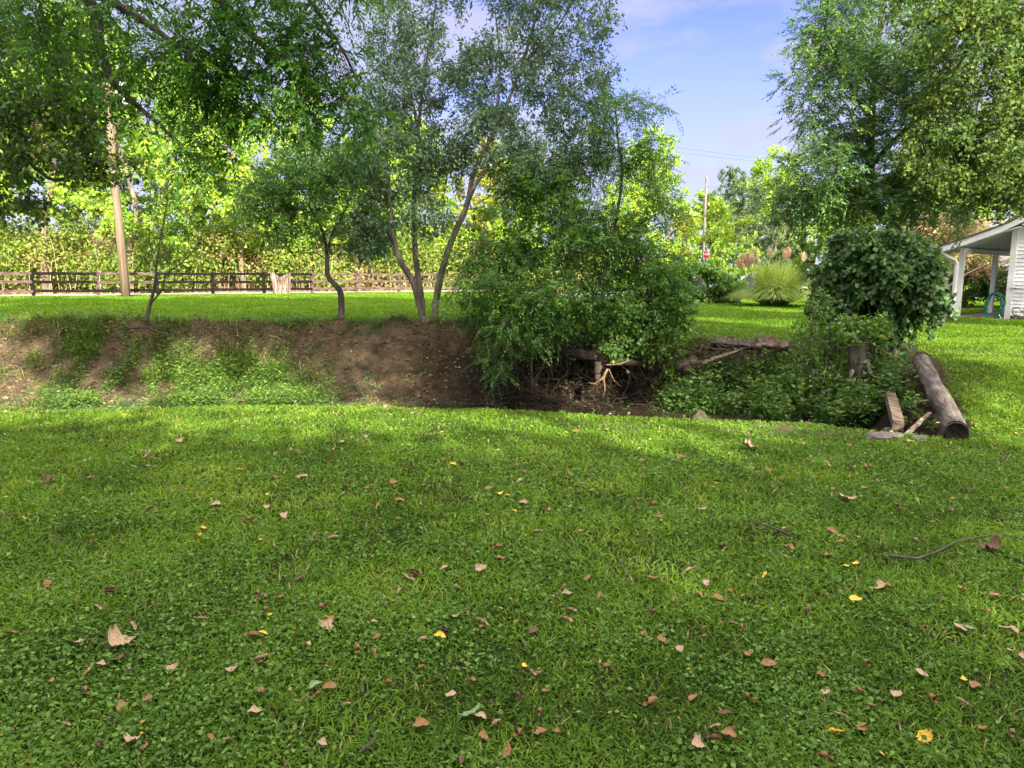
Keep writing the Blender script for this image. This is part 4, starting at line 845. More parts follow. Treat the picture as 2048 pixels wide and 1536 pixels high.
RK_ = [(1758,884,.34,.10,'flat grey slab stone at the lawn edge below the beam','stone'),(1770,873,.2,.07,'small rounded stone resting behind the flat grey slab','stone_warm'),(1790,876,.2,.08,'dark jagged stone right beside the pipe foot','stone'),
 (1776,866,.16,.08,'mossy stone behind the pipe foot','stone_warm'),(1838,880,.2,.07,'pale stone half sunk between board and log','stone'),(1712,846,.25,.16,'dark wet boulder at the ditch end','stone'),
 (672,803,.22,.06,'flat grey stone at the creek edge below the crooked tree','stone'),(604,806,.16,.05,'small flat stone left of the flat grey creek stone','stone'),(560,806,.18,.05,'low grey stone at the middle of the left creek edge','stone_warm'),
 (405,801,.26,.07,'pale pointed stone at the foot of the green bank','stone_warm'),(455,807,.22,.04,'dark flat stone beside the pale pointed stone','stone'),(285,803,.22,.07,'brown rock at the lit foot of the bank','stone_warm'),(245,800,.14,.05,'small tan rock left of the brown rock','stone_warm'),
 (70,800,.18,.07,'round tan stone low on the sunny left bank','stone_warm'),(84,795,.14,.06,'small stone touching the round tan stone','stone_warm'),(12,797,.12,.06,'tan stone at the far left of the bank','stone_warm')]
for i, (px, py, w, h_, lab, mt) in enumerate(RK_): rock(px, py, w, h_, lab, mt, i)
# exposed root mass under the thicket
bR = gp(1.5, 13.3); R = rng(120); mb = MB()
for k in range(46):
    a0 = np.array([.6+2.3*R.random(), 13.6+.5*R.random(), .12+.35*R.random()]); L_ = .5+1.0*R.random()
    d_ = norm(np.array([R.normal()*1.0, -.9-.5*R.random(), -.35-.8*R.random()])); pts = [a0]
    for s_ in range(7):
        d_ = norm(d_+R.normal(size=3)*.33+np.array([0,0,-.12])); q = pts[-1]+d_*L_/7
        q[2] = max(q[2], hp(q[0], q[1])+.015); pts.append(q)
    mb.tube(pts, np.linspace(.028*(.4+R.random()), .004, 8), 5, caps=False)
mb.tube([(.7,13.35,.28),(1.3,13.1,.22),(1.9,13.0,.1),(2.4,12.95,.05)], [.09,.11,.08,.05], 9, rough=.3, flute=.1)
mb.tube([(1.55,13.2,.3),(1.6,13.0,.0),(1.55,12.85,-.35)], [.1,.08,.04], 8, rough=.3)
o = mb.build('exposed_roots', M['root'], base=bR, loc=bR, smooth=True); set_tags(o, 'tangle of bare dark roots hanging from the bank under the thicket', 'roots')
pp = [P(1215,738,12.4), P(1207,755,12.35), P(1190,768,12.3), P(1175,765,12.3)]
mb = MB(); mb.tube(pp, [.022,.026,.02,.008], 7, rough=.2); mb.tube([pp[1], P(1210,778,12.3), P(1205,805,12.35)], [.018,.012,.005], 6); mb.tube([pp[0]+[.02,0,0], P(1230,765,12.3)], [.014,.005], 5); mb.tube([P(1212,730,12.5), P(1240,728,12.5), P(1262,720,12.6)], [.012,.018,.01], 6)
o = mb.build('broken_branch', M['root_pale'], base=pp[0], loc=pp[0], smooth=True); set_tags(o, 'orange broken branch caught below the root tangle', 'branch')
# old logs and root slab on the far bank rim
def old_log(a, c, r, label, seed, mat='log', n_=12):
    a, c = np.array(a, float), np.array(c, float); R = rng(seed); mb = MB(); t = np.linspace(0, 1, n_)
    pts = [a+(c-a)*u+[0, R.normal()*r*.15, R.normal()*r*.18] for u in t]
    mb.tube(pts, [r*(.62+.25*math.sin(min(1,.15+u)*math.pi*.9)+.30*R.random()) for u in t], 15, rough=.45, seed=seed, flute=.22)
    o = mb.build('old_log', M[mat], base=a, loc=a, smooth=True); set_tags(o, label, 'log', 'old logs on the bank rim'); return o
a, c = P(1425,684,13.4), P(1520,692,13.3); old_log(a, c, .085, 'soil-covered root slab lying on the far bank rim', 1)
a, c = P(1512,688,13.2), P(1578,692,13.0); old_log(a, c, .095, 'grooved grey log end at the right of the bank rim', 2, 'timber')
a, c = P(1398,728,12.9), P(1482,700,13.1); old_log(a, c, .035, 'slanting thin pale log leaning on the far bank', 3, 'timber')
a, c = P(1358,736,12.7), P(1395,726,12.9); old_log(a, c, .10, 'dark rotten log lump below the thicket edge', 4, 'root')
mb = MB(); pr = [P(820,655,14.1), P(855,672,13.9), P(888,683,13.7)]; mb.tube(pr, [.02,.016,.006], 6); mb.tube([P(862,660,14.1), P(890,662,13.9), P(908,664,13.8)], [.014,.012,.005], 5)
o = mb.build('surface_root', M['root'], base=pr[0], loc=pr[0]); set_tags(o, 'bare root running down the soil below the forked tree', 'root')
mb = MB(); pr = [P(228,655,14.0), P(270,656,13.9), P(320,655,13.9)]; mb.tube(pr, [.012,.02,.01], 6); mb.tube([P(300,657,13.9), P(325,668,13.7), P(345,670,13.7)], [.03,.02,.006], 5)
o = mb.build('surface_root', M['root'], base=pr[0], loc=pr[0]); set_tags(o, 'dark root at the foot of the thin leafless sapling', 'root')
R = rng(127); mb = MB()
for k in range(34):                                               # root ends sticking out below the rim slab
    a0 = P(1385+200*R.random(), 690+14*R.random(), 13.25+.2*R.random()); d_ = norm(np.array([R.normal()*1.3, -.6, -.25-.5*R.random()])); q_ = [a0]
    for s_ in range(5):
        d_ = norm(d_+R.normal(size=3)*.4); e_ = q_[-1]+d_*(.06+.07*R.random()); e_[2] = max(e_[2], hp(e_[0], e_[1])+.01); q_.append(e_)
    mb.tube(q_, np.linspace(.010+.02*R.random()**2, .003, 6), 5, caps=False)
p0 = P(1480,700,13.3); o = mb.build('rim_roots', M['root'], base=p0, loc=p0, smooth=True); set_tags(o, 'gnarled root ends poking out beneath the rim slab', 'roots')
# ivy-covered stump beside the ditch
bS = P(1722, 760, 11.75); bS[2] = hp(bS[0], bS[1])-.1
stp = empty('ivy_stump', bS, 'leaning stump overgrown with ivy at the ditch edge', 'stump')
mb = MB(); mb.tube([bS, P(1718,735,11.75), P(1712,700,11.75), P(1718,665,11.8), P(1728,648,11.85)], [.17,.13,.14,.15,.12], 14, rough=.18, flute=.08, seed=8)
for q in ([P(1735,720,11.6), P(1738,745,11.45), P(1760,765,11.3), P(1785,775,11.2)], [P(1735,735,11.6), P(1750,758,11.4), P(1770,762,11.3)], [P(1705,740,11.6), P(1695,775,11.5)], [P(1745,690,11.8), P(1762,700,11.75), P(1775,712,11.7)]):
    mb.tube(q, np.linspace(.035,.008,len(q)), 7, rough=.1)
mb.build('trunk', M['bark_dark'], stp, smooth=True)
mb = MB(); mb.tube([P(1690,668,11.95), P(1695,632,11.95)], [.12,.10], 12, rough=.1); mb.build('sawn_stub', M['timber'], stp)
R = rng(130); cc = np.vstack([P(1675+105*R.random(), 636+48*R.random()**1.3, 11.45+.3*R.random()) for _ in range(110)])
V, at, _ = foliage(R, cc, 'simple', 14, .12, .06, .4, .75); link('ivy', fast_mesh('ivy', V, 4, at, base=bS), M['leaf_vine'], stp)

# ---------------------------------------------------------------- weeds on bank and in ditch
def herb_patch(name, label, pts, hgt, size, leafmat, seed, aspect=.5, per=26, lean=.25):
    R = rng(seed); k = len(pts); z = H(pts[:,0], pts[:,1]); h_ = hgt*(.5+.8*R.random(k))*(.45+1.1*fbm(pts[:,0]*1.9, pts[:,1]*1.9, seed+2))
    u = np.tile(np.linspace(.15, 1, per), k); q = np.repeat(np.column_stack([pts, z]), per, 0); hh_ = np.repeat(h_, per)
    ln = np.repeat(R.normal(size=(k, 2))*lean, per, 0); q[:, 2] += hh_*u; q[:, :2] += ln*(hh_*u*u)[:, None] + R.normal(size=(k*per, 2))*.035*(1+hh_[:,None])
    a_ = R.random(k*per)*6.283; d_ = np.column_stack([np.cos(a_), np.sin(a_), .25+R.normal(size=k*per)*.35])
    s_ = size*(.5+.8*R.random(k*per)); V = leaf_quads(q, d_, rand_dirs(R, k*per, 1.3), s_, s_*aspect)
    tint = np.repeat(R.random(k), per)*.5+.5*R.random(k*per)*np.clip(u+.2, 0, 1)
    o = link(name, fast_mesh(name, V, 4, tint), M[leafmat]); set_tags(o, label, kind='stuff'); return o
def scatter(seed, n_, x0, x1, y0, y1, dens):
    R = rng(seed); p = np.column_stack([x0+(x1-x0)*R.random(n_), y0+(y1-y0)*R.random(n_)])
    return p[R.random(n_) < dens(p[:,0], p[:,1])]
def pxof(x, y): return 1024+x/(y*1.01)*F
def d_left(x, y):
    px = pxof(x, y); u = (y-12.4)/2.0
    n_ = fbm(x*1.4+7, y*1.4, 41)
    core = sst(110,200,px)*sst(650,540,px)*sst(.95,.45,u+.10*np.sin(px*.02))*sst(-.3,0,u)
    core2 = np.exp(-((px-480)/130)**2)*sst(.95,.5,u)+np.exp(-((px-230)/110)**2)*sst(1.1,.6,u)
    return np.clip((core*.22+core2*(.35+.65*sst(1.05,.6,u+.004*(px-250)*sst(250,400,px)*.2)))*sst(.40,.6,n_)*1.25 + .10*sst(.5,.7,n_)*sst(900,300,px), 0, 1)
herb_patch('bank_weeds', 'patches of low green weeds growing up the eroded left bank', scatter(141, 15000, -11, -.5, 12.0, 14.6, d_left), .27, .055, 'weed_bank', 141, per=12)
def d_mid(x, y): return np.clip(.09+.5*sst(.55,.75,fbm(x*2.5, y*2.5, 44)), 0, 1)*bankmask(x, y)
herb_patch('bank_sprigs', 'scattered sprigs and dead leaves clinging to the soil of the bank', scatter(142, 9000, -11, 5, 11.2, 14.6, d_mid), .10, .06, 'leaf_olive', 142, per=9)
def d_right(x, y): return np.clip(1.2*sst(.34,.56,fbm(x*1.7+1, y*1.7, 45)), 0, 1)*sst(2.6,3.3,x+.0*(y))*sst(6.4,5.6,x-.3*(y-11))*sst(0,.25,y-np.interp(x,[2.5,4,5,6],[12.3,11.85,10.9,10.3]))*sst(13.8,13.2,y)
herb_patch('ditch_weeds', 'lush dark green leafy weeds filling the ditch right of the creek rock', scatter(143, 3000, 2.4, 6.6, 10.2, 13.9, d_right), .34, .085, 'weed', 143, per=24)
herb_patch('tall_weeds', 'taller leafy stalks rising out of the ditch weeds', scatter(145, 420, 2.4, 6.3, 10.8, 13.6, d_right), .72, .095, 'weed', 145, per=34, lean=.35)
herb_patch('arching_weeds', 'yellowish arching weeds mixed into the ditch weeds', scatter(146, 260, 2.4, 6.3, 10.8, 13.6, d_right), .6, .10, 'weed_bank', 146, per=24, aspect=.22, lean=.5)
herb_patch('gap_weeds', 'small bright weeds sprouting between the log and the beam', scatter(144, 90, 5.0, 6.2, 8.7, 10.8, lambda x, y: (np.abs(x-(4.86+.47*(y-8.75))-.28) < .2)*1.), .14, .07, 'leaf_vine', 144, per=16)
bq = gp(5.35, 12.2)
make_tree('creek_sapling', 'bright leafy young shrub growing up beside the ivy stump', 'shrub', bq,
    [([bq, P(1620,720,12.1), P(1625,640,12.0), P(1640,600,12.0)], .018, .006), ([bq, P(1650,740,12), P(1660,660,11.9), P(1655,590,11.9)], .016, .005)],
    [(P(1622,660,12.0), (.28,.3,.45), 26), (P(1645,605,11.9), (.2,.25,.2), 10), (P(1600,720,12), (.3,.3,.25), 14)], per=24, spread=.17, size=.06, aspect=.6, leaf='leaf_vine', seed=150, zmin=-.3, tipr=.0025)
def d_floor(x, y):
    return bankmask(x, y)*sst(13.0,12.3,y)*(x < -1.0)
def blades(name, label, pts, hgt, wid, leafmat, seed, flat=.7, straw=.04, hvar=.8):
    R = rng(seed); k = len(pts); z = H(pts[:,0], pts[:,1])
    a_ = R.random(k)*6.283; az_ = np.column_stack([np.cos(a_), np.sin(a_)]); h_ = hgt*(1-hvar/2+hvar*R.random(k)); w_ = wid*(.6+.8*R.random(k))
    out_ = h_*flat*(.3+1.2*R.random(k)); sd = np.column_stack([-az_[:,1], az_[:,0], R.normal(size=k)*.3])
    b0_ = np.column_stack([pts, z-.008]); m0 = b0_+np.column_stack([az_*(out_*.4)[:,None], h_*.62]); t0 = b0_+np.column_stack([az_*out_[:,None], h_*(.75+.2*R.random(k))])
    W_ = w_[:,None]/2
    V = np.stack([b0_-sd*W_*.7, b0_+sd*W_*.7, m0+sd*W_, m0-sd*W_, m0-sd*W_, m0+sd*W_, t0+sd*W_*.12, t0-sd*W_*.12], 1).reshape(-1, 3)
    pn = fbm(pts[:,0]*1.1, pts[:,1]*1.1, seed+3); pn2 = fbm(pts[:,0]*4, pts[:,1]*4, seed+9); tint = np.clip(.22+.3*R.random(k)+.9*(pn-.45)+.5*(pn2-.5)+.12*R.normal(size=k), 0, .92); tint[R.random(k) < straw] = 1
    o = link(name, fast_mesh(name, V, 4, np.repeat(tint, 2)), M[leafmat]); set_tags(o, label, kind='stuff'); return o
# near lawn, denser toward the viewer
def lawn_pts(seed, n_, d0, d1, power):
    R = rng(seed); u = R.random(n_); e = 2-power
    d_ = (d0**e+(d1**e-d0**e)*u)**(1/e); x = (R.random(n_)-.5)*2*(.82*d_+.4); return np.column_stack([x, d_]), R
pts, R = lawn_pts(161, 620000, 1.35, 11.4, 1.35)
keep = (bankmask(pts[:,0], pts[:,1]) < .35+.2*R.random(len(pts)))
worn = sst(.42,.58,fbm(pts[:,0]*2.2+5, pts[:,1]*2.2, 77))*sst(.9,.2,np.abs(pts[:,1]-9.2+.35*(pts[:,0]-2.4)))*sst(2.4,.8,np.abs(pts[:,0]-2.6))
keep &= R.random(len(pts)) > worn*.8
dn = fbm(pts[:,0]*2.2, pts[:,1]*2.2, 52); keep &= R.random(len(pts)) < .35+1.3*(dn-.3)
pts = pts[keep]; dsc = np.clip((pts[:,1]/3.2)**.55, .75, 2.1)
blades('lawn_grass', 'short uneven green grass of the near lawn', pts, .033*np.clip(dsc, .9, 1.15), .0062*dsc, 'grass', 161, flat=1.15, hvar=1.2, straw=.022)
pts, R = lawn_pts(162, 90000, 1.35, 9.5, 1.7); cn = fbm(pts[:,0]*1.6+4, pts[:,1]*1.6, 55); pts = pts[(R.random(len(pts)) < sst(.40,.62,cn)*.9+.05)&(bankmask(pts[:,0],pts[:,1])<.3)]
k = len(pts); z = H(pts[:,0], pts[:,1])+.014+.026*R.random(k); a_ = R.random(k)*6.283; s_ = (.010+.016*R.random(k)**1.5)*np.clip((pts[:,1]/3)**.4, .8, 1.3)
V = leaf_quads(np.column_stack([pts, z]), np.column_stack([np.cos(a_), np.sin(a_), .15+.4*R.random(k)]), rand_dirs(R, k, 2.2), s_*1.15, s_*.95)
o = link('clover', fast_mesh('clover', V, 4, R.random(k)), M['clover']); set_tags(o, 'low clover and plantain leaves mixed into the near lawn', kind='stuff')
# right slope and far lawn
R = rng(163); n_ = 300000; e = .6; d_ = (13.0**e+(46**e-13.0**e)*R.random(n_))**(1/e); x = -.85*d_+R.random(n_)*(1.72*d_); pts = np.column_stack([x, d_])
dfn = (x-FA[0])*FN[0]+(d_-FA[1])*FN[1]; keep = (bankmask(x, d_) < .3)&(dfn < -.6)&~((x > 3)&(d_ > 45.5-.19*(x-3)))
loc = (np.column_stack([x-HO[0], d_-HO[1]]))@Hm[:2,:2]; keep &= ~((loc[:,0] > -.3)&(loc[:,1] > -.6))
pts = pts[keep]; sc = (pts[:,1]/14)**.8
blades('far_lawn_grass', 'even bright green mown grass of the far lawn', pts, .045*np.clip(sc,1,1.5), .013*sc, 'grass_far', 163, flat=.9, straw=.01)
R = rng(164); n_ = 90000; pts = np.column_stack([4.5+9*R.random(n_), 7.5+7*R.random(n_)]); xl = np.interp(pts[:,1], LR[:,1], LR[:,0])
keep = (pts[:,0] > xl-.05+.15*R.random(n_))&(bankmask(pts[:,0],pts[:,1]) < .35); pts = pts[keep]
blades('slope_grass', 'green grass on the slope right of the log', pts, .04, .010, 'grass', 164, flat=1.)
pts = scatter(165, 60000, -11, -.6, 10.4, 13.2, lambda x, y: d_floor(x, y)*sst(.3,.55,fbm(x*1.1+3,y*1.1,66)))
blades('creek_grass', 'short grass on the creek floor below the left bank', pts, .05, .010, 'grass', 165, flat=1.)
pts = scatter(166, 30000, -11, 6, 8, 11.6, lambda x, y: sst(-.25,0,y-np.interp(x,XN,YN))*sst(.35,.05,y-np.interp(x,XN,YN)))
blades('edge_grass', 'longer grass fringe along the near creek edge', pts, .05, .008, 'grass', 166, flat=.9)
pts = scatter(167, 40000, -9.5, -3.2, 12.3, 14.2, lambda x, y: d_left(x, y)*sst(.4,.6,fbm(x*.9,y*.9,68)))
blades('bank_grass', 'long arching grass tufts on the lower left bank', pts, .22, .010, 'weed_bank', 167, flat=.9)

# clods, stones and litter on the bank, dead twigs under the thicket, crumbs of leaf on the lawn
def octs(name, label, pts, smin, smax, mat, seed, flat=.7):
    R = rng(seed); k = len(pts); z = H(pts[:,0], pts[:,1]); sz = smin+(smax-smin)*R.random(k)**2.5
    ax = R.normal(size=(k,6,3))*.22; U = np.array([(1,0,0),(0,1,0),(-1,0,0),(0,-1,0),(0,0,1),(0,0,-1)], float)
    Vv = (U[None]+ax)*sz[:,None,None]*np.array([1,.8,flat]); th_ = R.random(k)*6.28; c_, s_ = np.cos(th_)[:,None], np.sin(th_)[:,None]
    Vx = Vv[:,:,0]*c_-Vv[:,:,1]*s_; Vy = Vv[:,:,0]*s_+Vv[:,:,1]*c_; Vv = np.stack([Vx, Vy, Vv[:,:,2]], -1)+np.column_stack([pts, z+sz*.15])[:,None,:]
    T_ = np.array([(0,1,4),(1,2,4),(2,3,4),(3,0,4),(1,0,5),(2,1,5),(3,2,5),(0,3,5)]); V = Vv[:,T_,:].reshape(-1,3)
    o = link(name, fast_mesh(name, V, 3, np.repeat(R.random(k), 8)), M[mat]); set_tags(o, label, kind='stuff')
M['clod'] = leaf_mat('clod', [(0,(.05,.035,.022)),(.6,(.13,.09,.055)),(.95,(.17,.125,.08)),(1,(.24,.20,.16))], 0.0, .95, .1)
octs('bank_clods', 'crumbled soil clods and pebbles over the eroded bank', scatter(180, 26000, -11, 4, 11.5, 14.7, lambda x, y: bankmask(x,y)*(.25+.75*sst(.4,.65,fbm(x*1.8,y*1.8,92)))), .008, .05, 'clod', 180)
M['litter'] = leaf_mat('litter', [(0,(.05,.03,.015)),(.5,(.15,.09,.045)),(.85,(.30,.21,.11)),(1,(.45,.32,.05))], .2, .7, .2)
pts = scatter(181, 5200, -11, 4.5, 11.2, 14.9, lambda x, y: .15+.85*bankmask(x,y)*sst(-4,1.5,x)); pts = pts[H(pts[:,0],pts[:,1]) > -.70]; R = rng(181); k = len(pts); L_ = .03+.04*R.random(k)
V = leaf_quads(np.column_stack([pts, np.maximum(H(pts[:,0],pts[:,1]), -.73)+.02]), rand_dirs(R, k, 0, .3), rand_dirs(R, k, 1.2), L_, L_*.6)
o = link('leaf_litter', fast_mesh('leaf_litter', V, 4, R.random(k)), M['litter']); set_tags(o, 'dead leaf litter on the bank and creek edge', kind='stuff')
pts, R = lawn_pts(182, 3200, 1.35, 11, 1.2); k = len(pts); L_ = (.008+.022*R.random(k)**2)*np.clip(pts[:,1]/3, .9, 2)
V = leaf_quads(np.column_stack([pts, H(pts[:,0],pts[:,1])+.024+.02*R.random(k)]), rand_dirs(R, k, .1, .4), rand_dirs(R, k, .8), L_, L_*.55)
o = link('leaf_debris', fast_mesh('leaf_debris', V, 4, R.random(k)), M['litter']); set_tags(o, 'tiny brown leaf crumbs sprinkled through the lawn', kind='stuff')
R = rng(185); rt_ = MB()
for k in range(150):                                              # fine roots hanging out of the cut soil
    x0 = -10.8+11*R.random(); y0 = float(np.interp(x0, XT, YT))-.08-.5*R.random()**2; q_ = [np.array([x0, y0, hp(x0, y0)+.01])]; d_ = norm(np.array([R.normal()*.8, -.6, -.8])); L_ = .12+.5*R.random()**2
    for s_ in range(6):
        d_ = norm(d_+R.normal(size=3)*.35); e_ = q_[-1]+d_*L_/6; e_[2] = max(e_[2], hp(e_[0], e_[1])+.008); q_.append(e_)
    rt_.tube(q_, np.linspace(.004+.010*R.random()**3, .0015, 7), 4, caps=False)
o = rt_.build('root_hairs', M['root']); set_tags(o, 'fine roots trailing out of the cut bank soil', kind='stuff')
R = rng(183); tb_ = MB()
for k in range(900):
    u = R.random(); x0 = -.9+4.6*R.random(); y0 = 12.5+1.7*R.random(); z0 = hp(x0, y0)+(.02+.5*R.random()**2 if k%3 else .05+1.1*R.random())
    if bankmask(np.array([x0]), np.array([y0]))[0] < .2 and k % 3: continue
    d_ = R.normal(size=3)*np.array([1,.5,.7]); d_ = d_/np.linalg.norm(d_)*(.15+.5*R.random()); r_ = .003+.006*R.random()**2
    p1 = np.array([x0,y0,z0]); p2 = p1+d_*.5+R.normal(size=3)*.04; p3 = p1+d_+R.normal(size=3)*.05
    tb_.tube([p1,p2,p3], [r_,r_*.8,r_*.4], 3, caps=False)
o = tb_.build('dead_twigs_debris', noise_mat('twig_shaded', [(.3,(.010,.008,.006)),(.55,(.03,.022,.016)),(.75,(.07,.052,.036))], 2, .9, 0)); set_tags(o, 'tangle of dead twigs caught under the thicket along the creek', kind='stuff')  # twig colour darkened to paint in the shade under the thicket
pts = scatter(184, 26000, -11, 4, 13.9, 14.9, lambda x, y: np.exp(-((y-np.interp(x,XT,YT)+.02)/.12)**2)*sst(.35,.6,fbm(x*2.2,y*0+3,95)))
blades('rim_grass', 'ragged turf fringe hanging along the top of the bank', pts, .14, .010, 'weed_bank', 184, flat=1.4)

# ---------------------------------------------------------------- fallen leaves and twigs on the lawn
def fallen_mesh(seed, pts2, curl, nlen=4):
    """leaf blade from its half outline, rolled across and bent along, with a stalk"""
    R = rng(seed); o_ = np.array(pts2); lob = len(o_) > 7
    t = np.linspace(0, 1, 13) if not lob else np.sort(np.concatenate([o_[:,0], np.linspace(.02,.98,5)])); w = np.interp(t, o_[:,0], o_[:,1]); V = []; Fc = []; m_ = 9
    ph = R.random(4)*6.28; K = curl*(3.2+2*R.random()); B = (R.random()-.35)*1.8
    for y_, w_ in zip(t, w):
        for j in range(m_):
            s_ = (j/(m_-1)*2-1); X_ = s_*w_*(1+.10*math.sin(9*y_+ph[0]+s_)); a_ = X_*K*(1+.5*math.sin(3*y_+ph[1]))
            xx, zz = (math.sin(a_)/K, (1-math.cos(a_))/K) if K > .05 else (X_, 0)
            yb = y_-.5; V.append((xx+.05*math.sin(4*y_+ph[2]), math.sin(yb*B)/B if abs(B) > .1 else yb, zz + (1-math.cos(yb*B))/max(abs(B), .1) + .025*math.sin(13*y_+5*s_+ph[3])))
    for i in range(len(t)-1):
        for j in range(m_-1): Fc.append((i*m_+j, i*m_+j+1, (i+1)*m_+j+1, (i+1)*m_+j))
    mb = MB(); mb.add(V, Fc); q = np.array(V[m_//2]); mb.tube([q, q+[.03,-.18,.05], q+[.10,-.36,.02]], [.014,.011,.008], 4, caps=False)
    return mb.mesh('fallen_leaf', True)
OV = [(0,.02),(.12,.20),(.3,.33),(.5,.36),(.7,.26),(.88,.12),(1,.01)]
LOB = [(0,.03),(.06,.30),(.16,.50),(.24,.34),(.36,.62),(.46,.52),(.55,.28),(.70,.36),(.80,.20),(1,.02)]
def fl_mat(nm, stops): 
    m_ = noise_mat(nm, stops, 14, .7, .3, coord='Object', detail=4); m_.node_tree.nodes['Principled BSDF'].inputs['Specular IOR Level'].default_value = .3; return m_
FM = {'brown': fl_mat('leaf_brown', [(.3,(.13,.066,.024)),(.6,(.22,.125,.05)),(.8,(.31,.20,.09))]), 'tan': fl_mat('leaf_pale', [(.3,(.22,.15,.085)),(.7,(.38,.28,.18))]),
      'dark': fl_mat('leaf_dark', [(.3,(.05,.026,.016)),(.7,(.14,.075,.045))]), 'yellow': fl_mat('leaf_gold', [(.3,(.45,.27,.03)),(.7,(.66,.48,.06))]), 'green': fl_mat('leaf_green', [(.3,(.09,.15,.06)),(.7,(.18,.26,.12))])}
ME = {}
for c_ in FM:
    for s, (ol, cu) in enumerate([(OV,.7),(OV,1.5),(LOB,.35),(OV,.12)]):
        me = fallen_mesh(s*3+len(c_), ol, cu); me.materials.append(FM[c_]); ME[(c_, s)] = me
YS = np.arange(1.4, 14, .01)
def ground_hit(px, py):
    t = tpy(py); z = CAMZ-YS*t; x = (px-1024)/F*(YS*math.cos(PITCH)+(CAMZ-z)*math.sin(PITCH)); g = np.nonzero(z <= H(x, YS))[0]
    return None if len(g) == 0 else np.array([x[g[0]], YS[g[0]], z[g[0]]])
R = rng(170)
def put(px, py, size, col, sh, label, group=None, tilt=.22, rz=None):
    p = ground_hit(px, py)
    if p is None: return
    o = bpy.data.objects.new('fallen_leaf', ME[(col, sh)]); C.objects.link(o)
    size *= .85; o.location = (p[0], p[1], hp(p[0], p[1])+.030+.10*size); o.scale = (size, size, size)
    o.rotation_euler = (R.normal()*tilt, R.normal()*tilt, R.random()*6.28 if rz is None else rz); set_tags(o, label, 'leaf', group)
SPEC = [(245,1300,.135,'tan',2,'large pale tan sycamore leaf at the lower left of the lawn'),(657,1262,.085,'tan',2,'pale lobed leaf in the left middle foreground'),(882,1290,.085,'yellow',0,'golden yellow leaf standing upright in the middle foreground'),
 (945,1445,.11,'green',2,'faded green lobed leaf near the bottom edge'),(1690,1008,.16,'tan',2,'crumpled tan leaf left of the curved twig, far right lawn'),(1975,1108,.15,'dark',2,'big crumpled dark brown leaf against the long curved twig'),
 (2015,1275,.10,'tan',0,'pale brown folded leaf at the right frame edge'),(1760,1188,.09,'tan',2,'orange tan leaf below the long curved twig'),(1527,1165,.075,'yellow',1,'thin yellow leaf right of centre'),
 (630,1388,.07,'green',0,'pale green pointed leaf in the lower left foreground'),(1048,1345,.035,'yellow',3,'tiny round bright yellow leaf right of bottom centre'),(1016,998,.05,'yellow',3,'small yellow leaf lying at the centre of the lawn'),
 (1028,1030,.05,'yellow',0,'small yellow leaf just below the central yellow one'),(912,1187,.085,'tan',1,'long pale curled leaf near the middle of the lawn'),(1300,1425,.10,'brown',1,'large curled brown leaf near the bottom right of centre'),
 (1035,1490,.08,'brown',1,'rolled brown leaf near the bottom centre'),(842,1468,.075,'brown',0,'pinkish brown leaf near the bottom, left of the green lobed leaf'),(1210,1350,.075,'brown',1,'folded russet leaf right of the tiny yellow leaf'),
 (205,1345,.06,'tan',0,'pale leaf just below the large sycamore leaf'),(198,1230,.065,'tan',1,'curled pinkish leaf above the large sycamore leaf'),(540,1242,.032,'yellow',3,'tiny yellow leaf left of the pale lobed leaf'),(905,935,.09,'yellow',0,'orange yellow leaf on the upper middle lawn'),
 (480,948,.10,'yellow',1,'yellow leaf on the upper left lawn'),(180,966,.12,'tan',1,'lone pale leaf high on the left lawn'),(295,918,.16,'tan',1,'row of pale leaf litter high on the left lawn'),(1710,1137,.05,'yellow',3,'yellow leaf just left of the long curved twig'),(1692,1143,.05,'yellow',3,'second yellow leaf left of the long curved twig'),
 (1940,1270,.06,'green',3,'pale cream leaf beside the folded leaf at the right edge'),(1500,902,.20,'tan',2,'pale leaf litter on the lawn near the ditch end')]
for s in SPEC: put(*s)
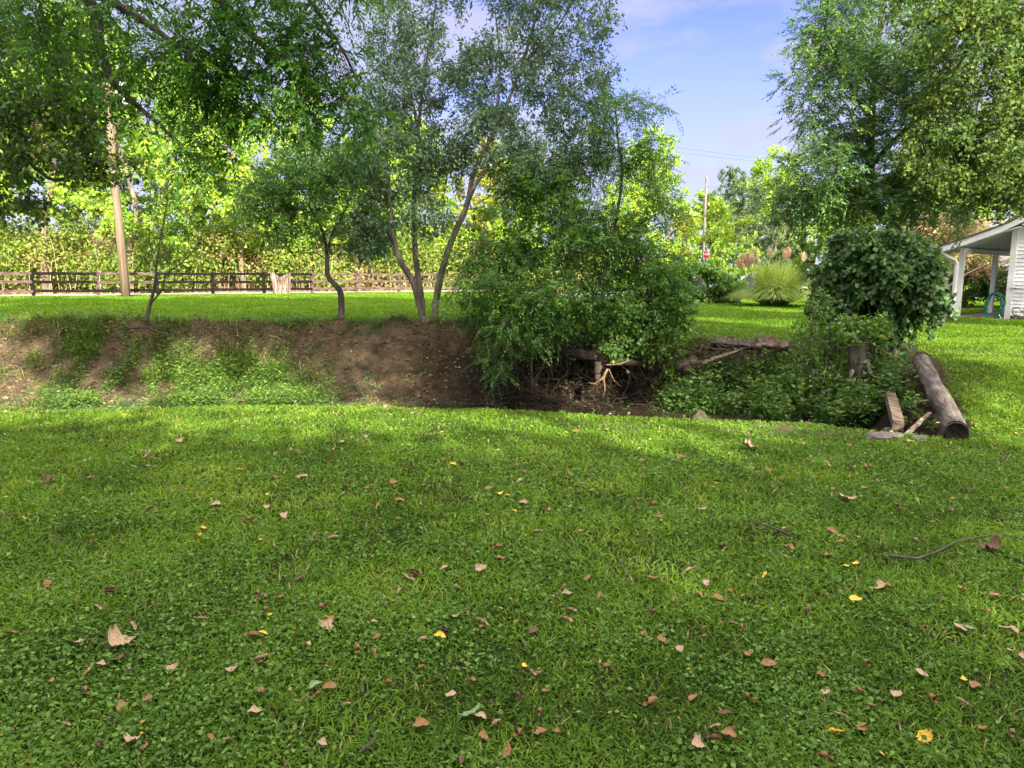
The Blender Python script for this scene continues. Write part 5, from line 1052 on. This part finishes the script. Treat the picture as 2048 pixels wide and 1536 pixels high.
GRP = 'small fallen leaves scattered over the lawn'
LBL = {'brown': 'small curled brown leaf lying on the lawn', 'tan': 'small pale dry leaf lying on the lawn', 'dark': 'small dark shrivelled leaf lying on the lawn', 'yellow': 'small plain yellow leaf lying loose on the lawn'}
for k in range(225):
    px, py = -20+2090*R.random(), 850+690*R.random()**1.05
    col = R.choice(['brown','tan','dark','yellow'], p=[.42,.36,.17,.05]); t_ = (py-850)/690
    shp = int(R.choice([0,1,2,3], p=[.3,.42,.12,.16])); row = ['on the lawn near the creek','on the upper lawn','on the middle lawn','in the near foreground','along the bottom edge'][min(4, int(t_*5))]
    colm = ['far left','left','left of centre','right of centre','right','far right'][max(0, min(5, int(px/2048*6)))]
    sz_ = R.random()
    put(px, py, (.040+.040*sz_)*(1.5-.6*t_), col, shp, '%s %s %s leaf lying %s, %s' % (['tiny','small','broad'][min(2, int(sz_*3))], ['cupped','tightly curled','lobed','flat'][shp], {'brown':'brown','tan':'pale tan','dark':'dark brown','yellow':'yellow'}[col], row, colm), GRP)
def twig(pts, r, label, forks=()):
    g_ = [ground_hit(*q) for q in pts]; g_ = [q+[0,0,.045] for q in g_]; r *= 1.35
    mb = MB(); mb.tube(g_, np.linspace(r, r*.4, len(g_)), 6)
    for f in forks: h_ = [ground_hit(*q)+[0,0,.045] for q in f]; mb.tube(h_, np.linspace(r*.6, r*.2, len(h_)), 5)
    o = mb.build('twig', M['bark_dark'], base=g_[0], loc=g_[0], smooth=True); set_tags(o, label, 'twig')
twig([(1775,1124),(1800,1128),(1835,1131),(1870,1118),(1910,1098),(1950,1088),(2000,1082),(2034,1088)], .007, 'long curved dark twig on the right of the lawn')
twig([(1578,1082),(1550,1070),(1520,1060),(1487,1053)], .008, 'short thick dark stick left of the long curved twig', [[(1560,1075),(1590,1072)]])
twig([(1236,1130),(1246,1145),(1250,1165),(1245,1190)], .004, 'thin bent grey twig right of the lawn centre')
twig([(720,1528),(745,1510),(752,1492),(740,1478)], .004, 'thin pale twig close to the bottom edge')
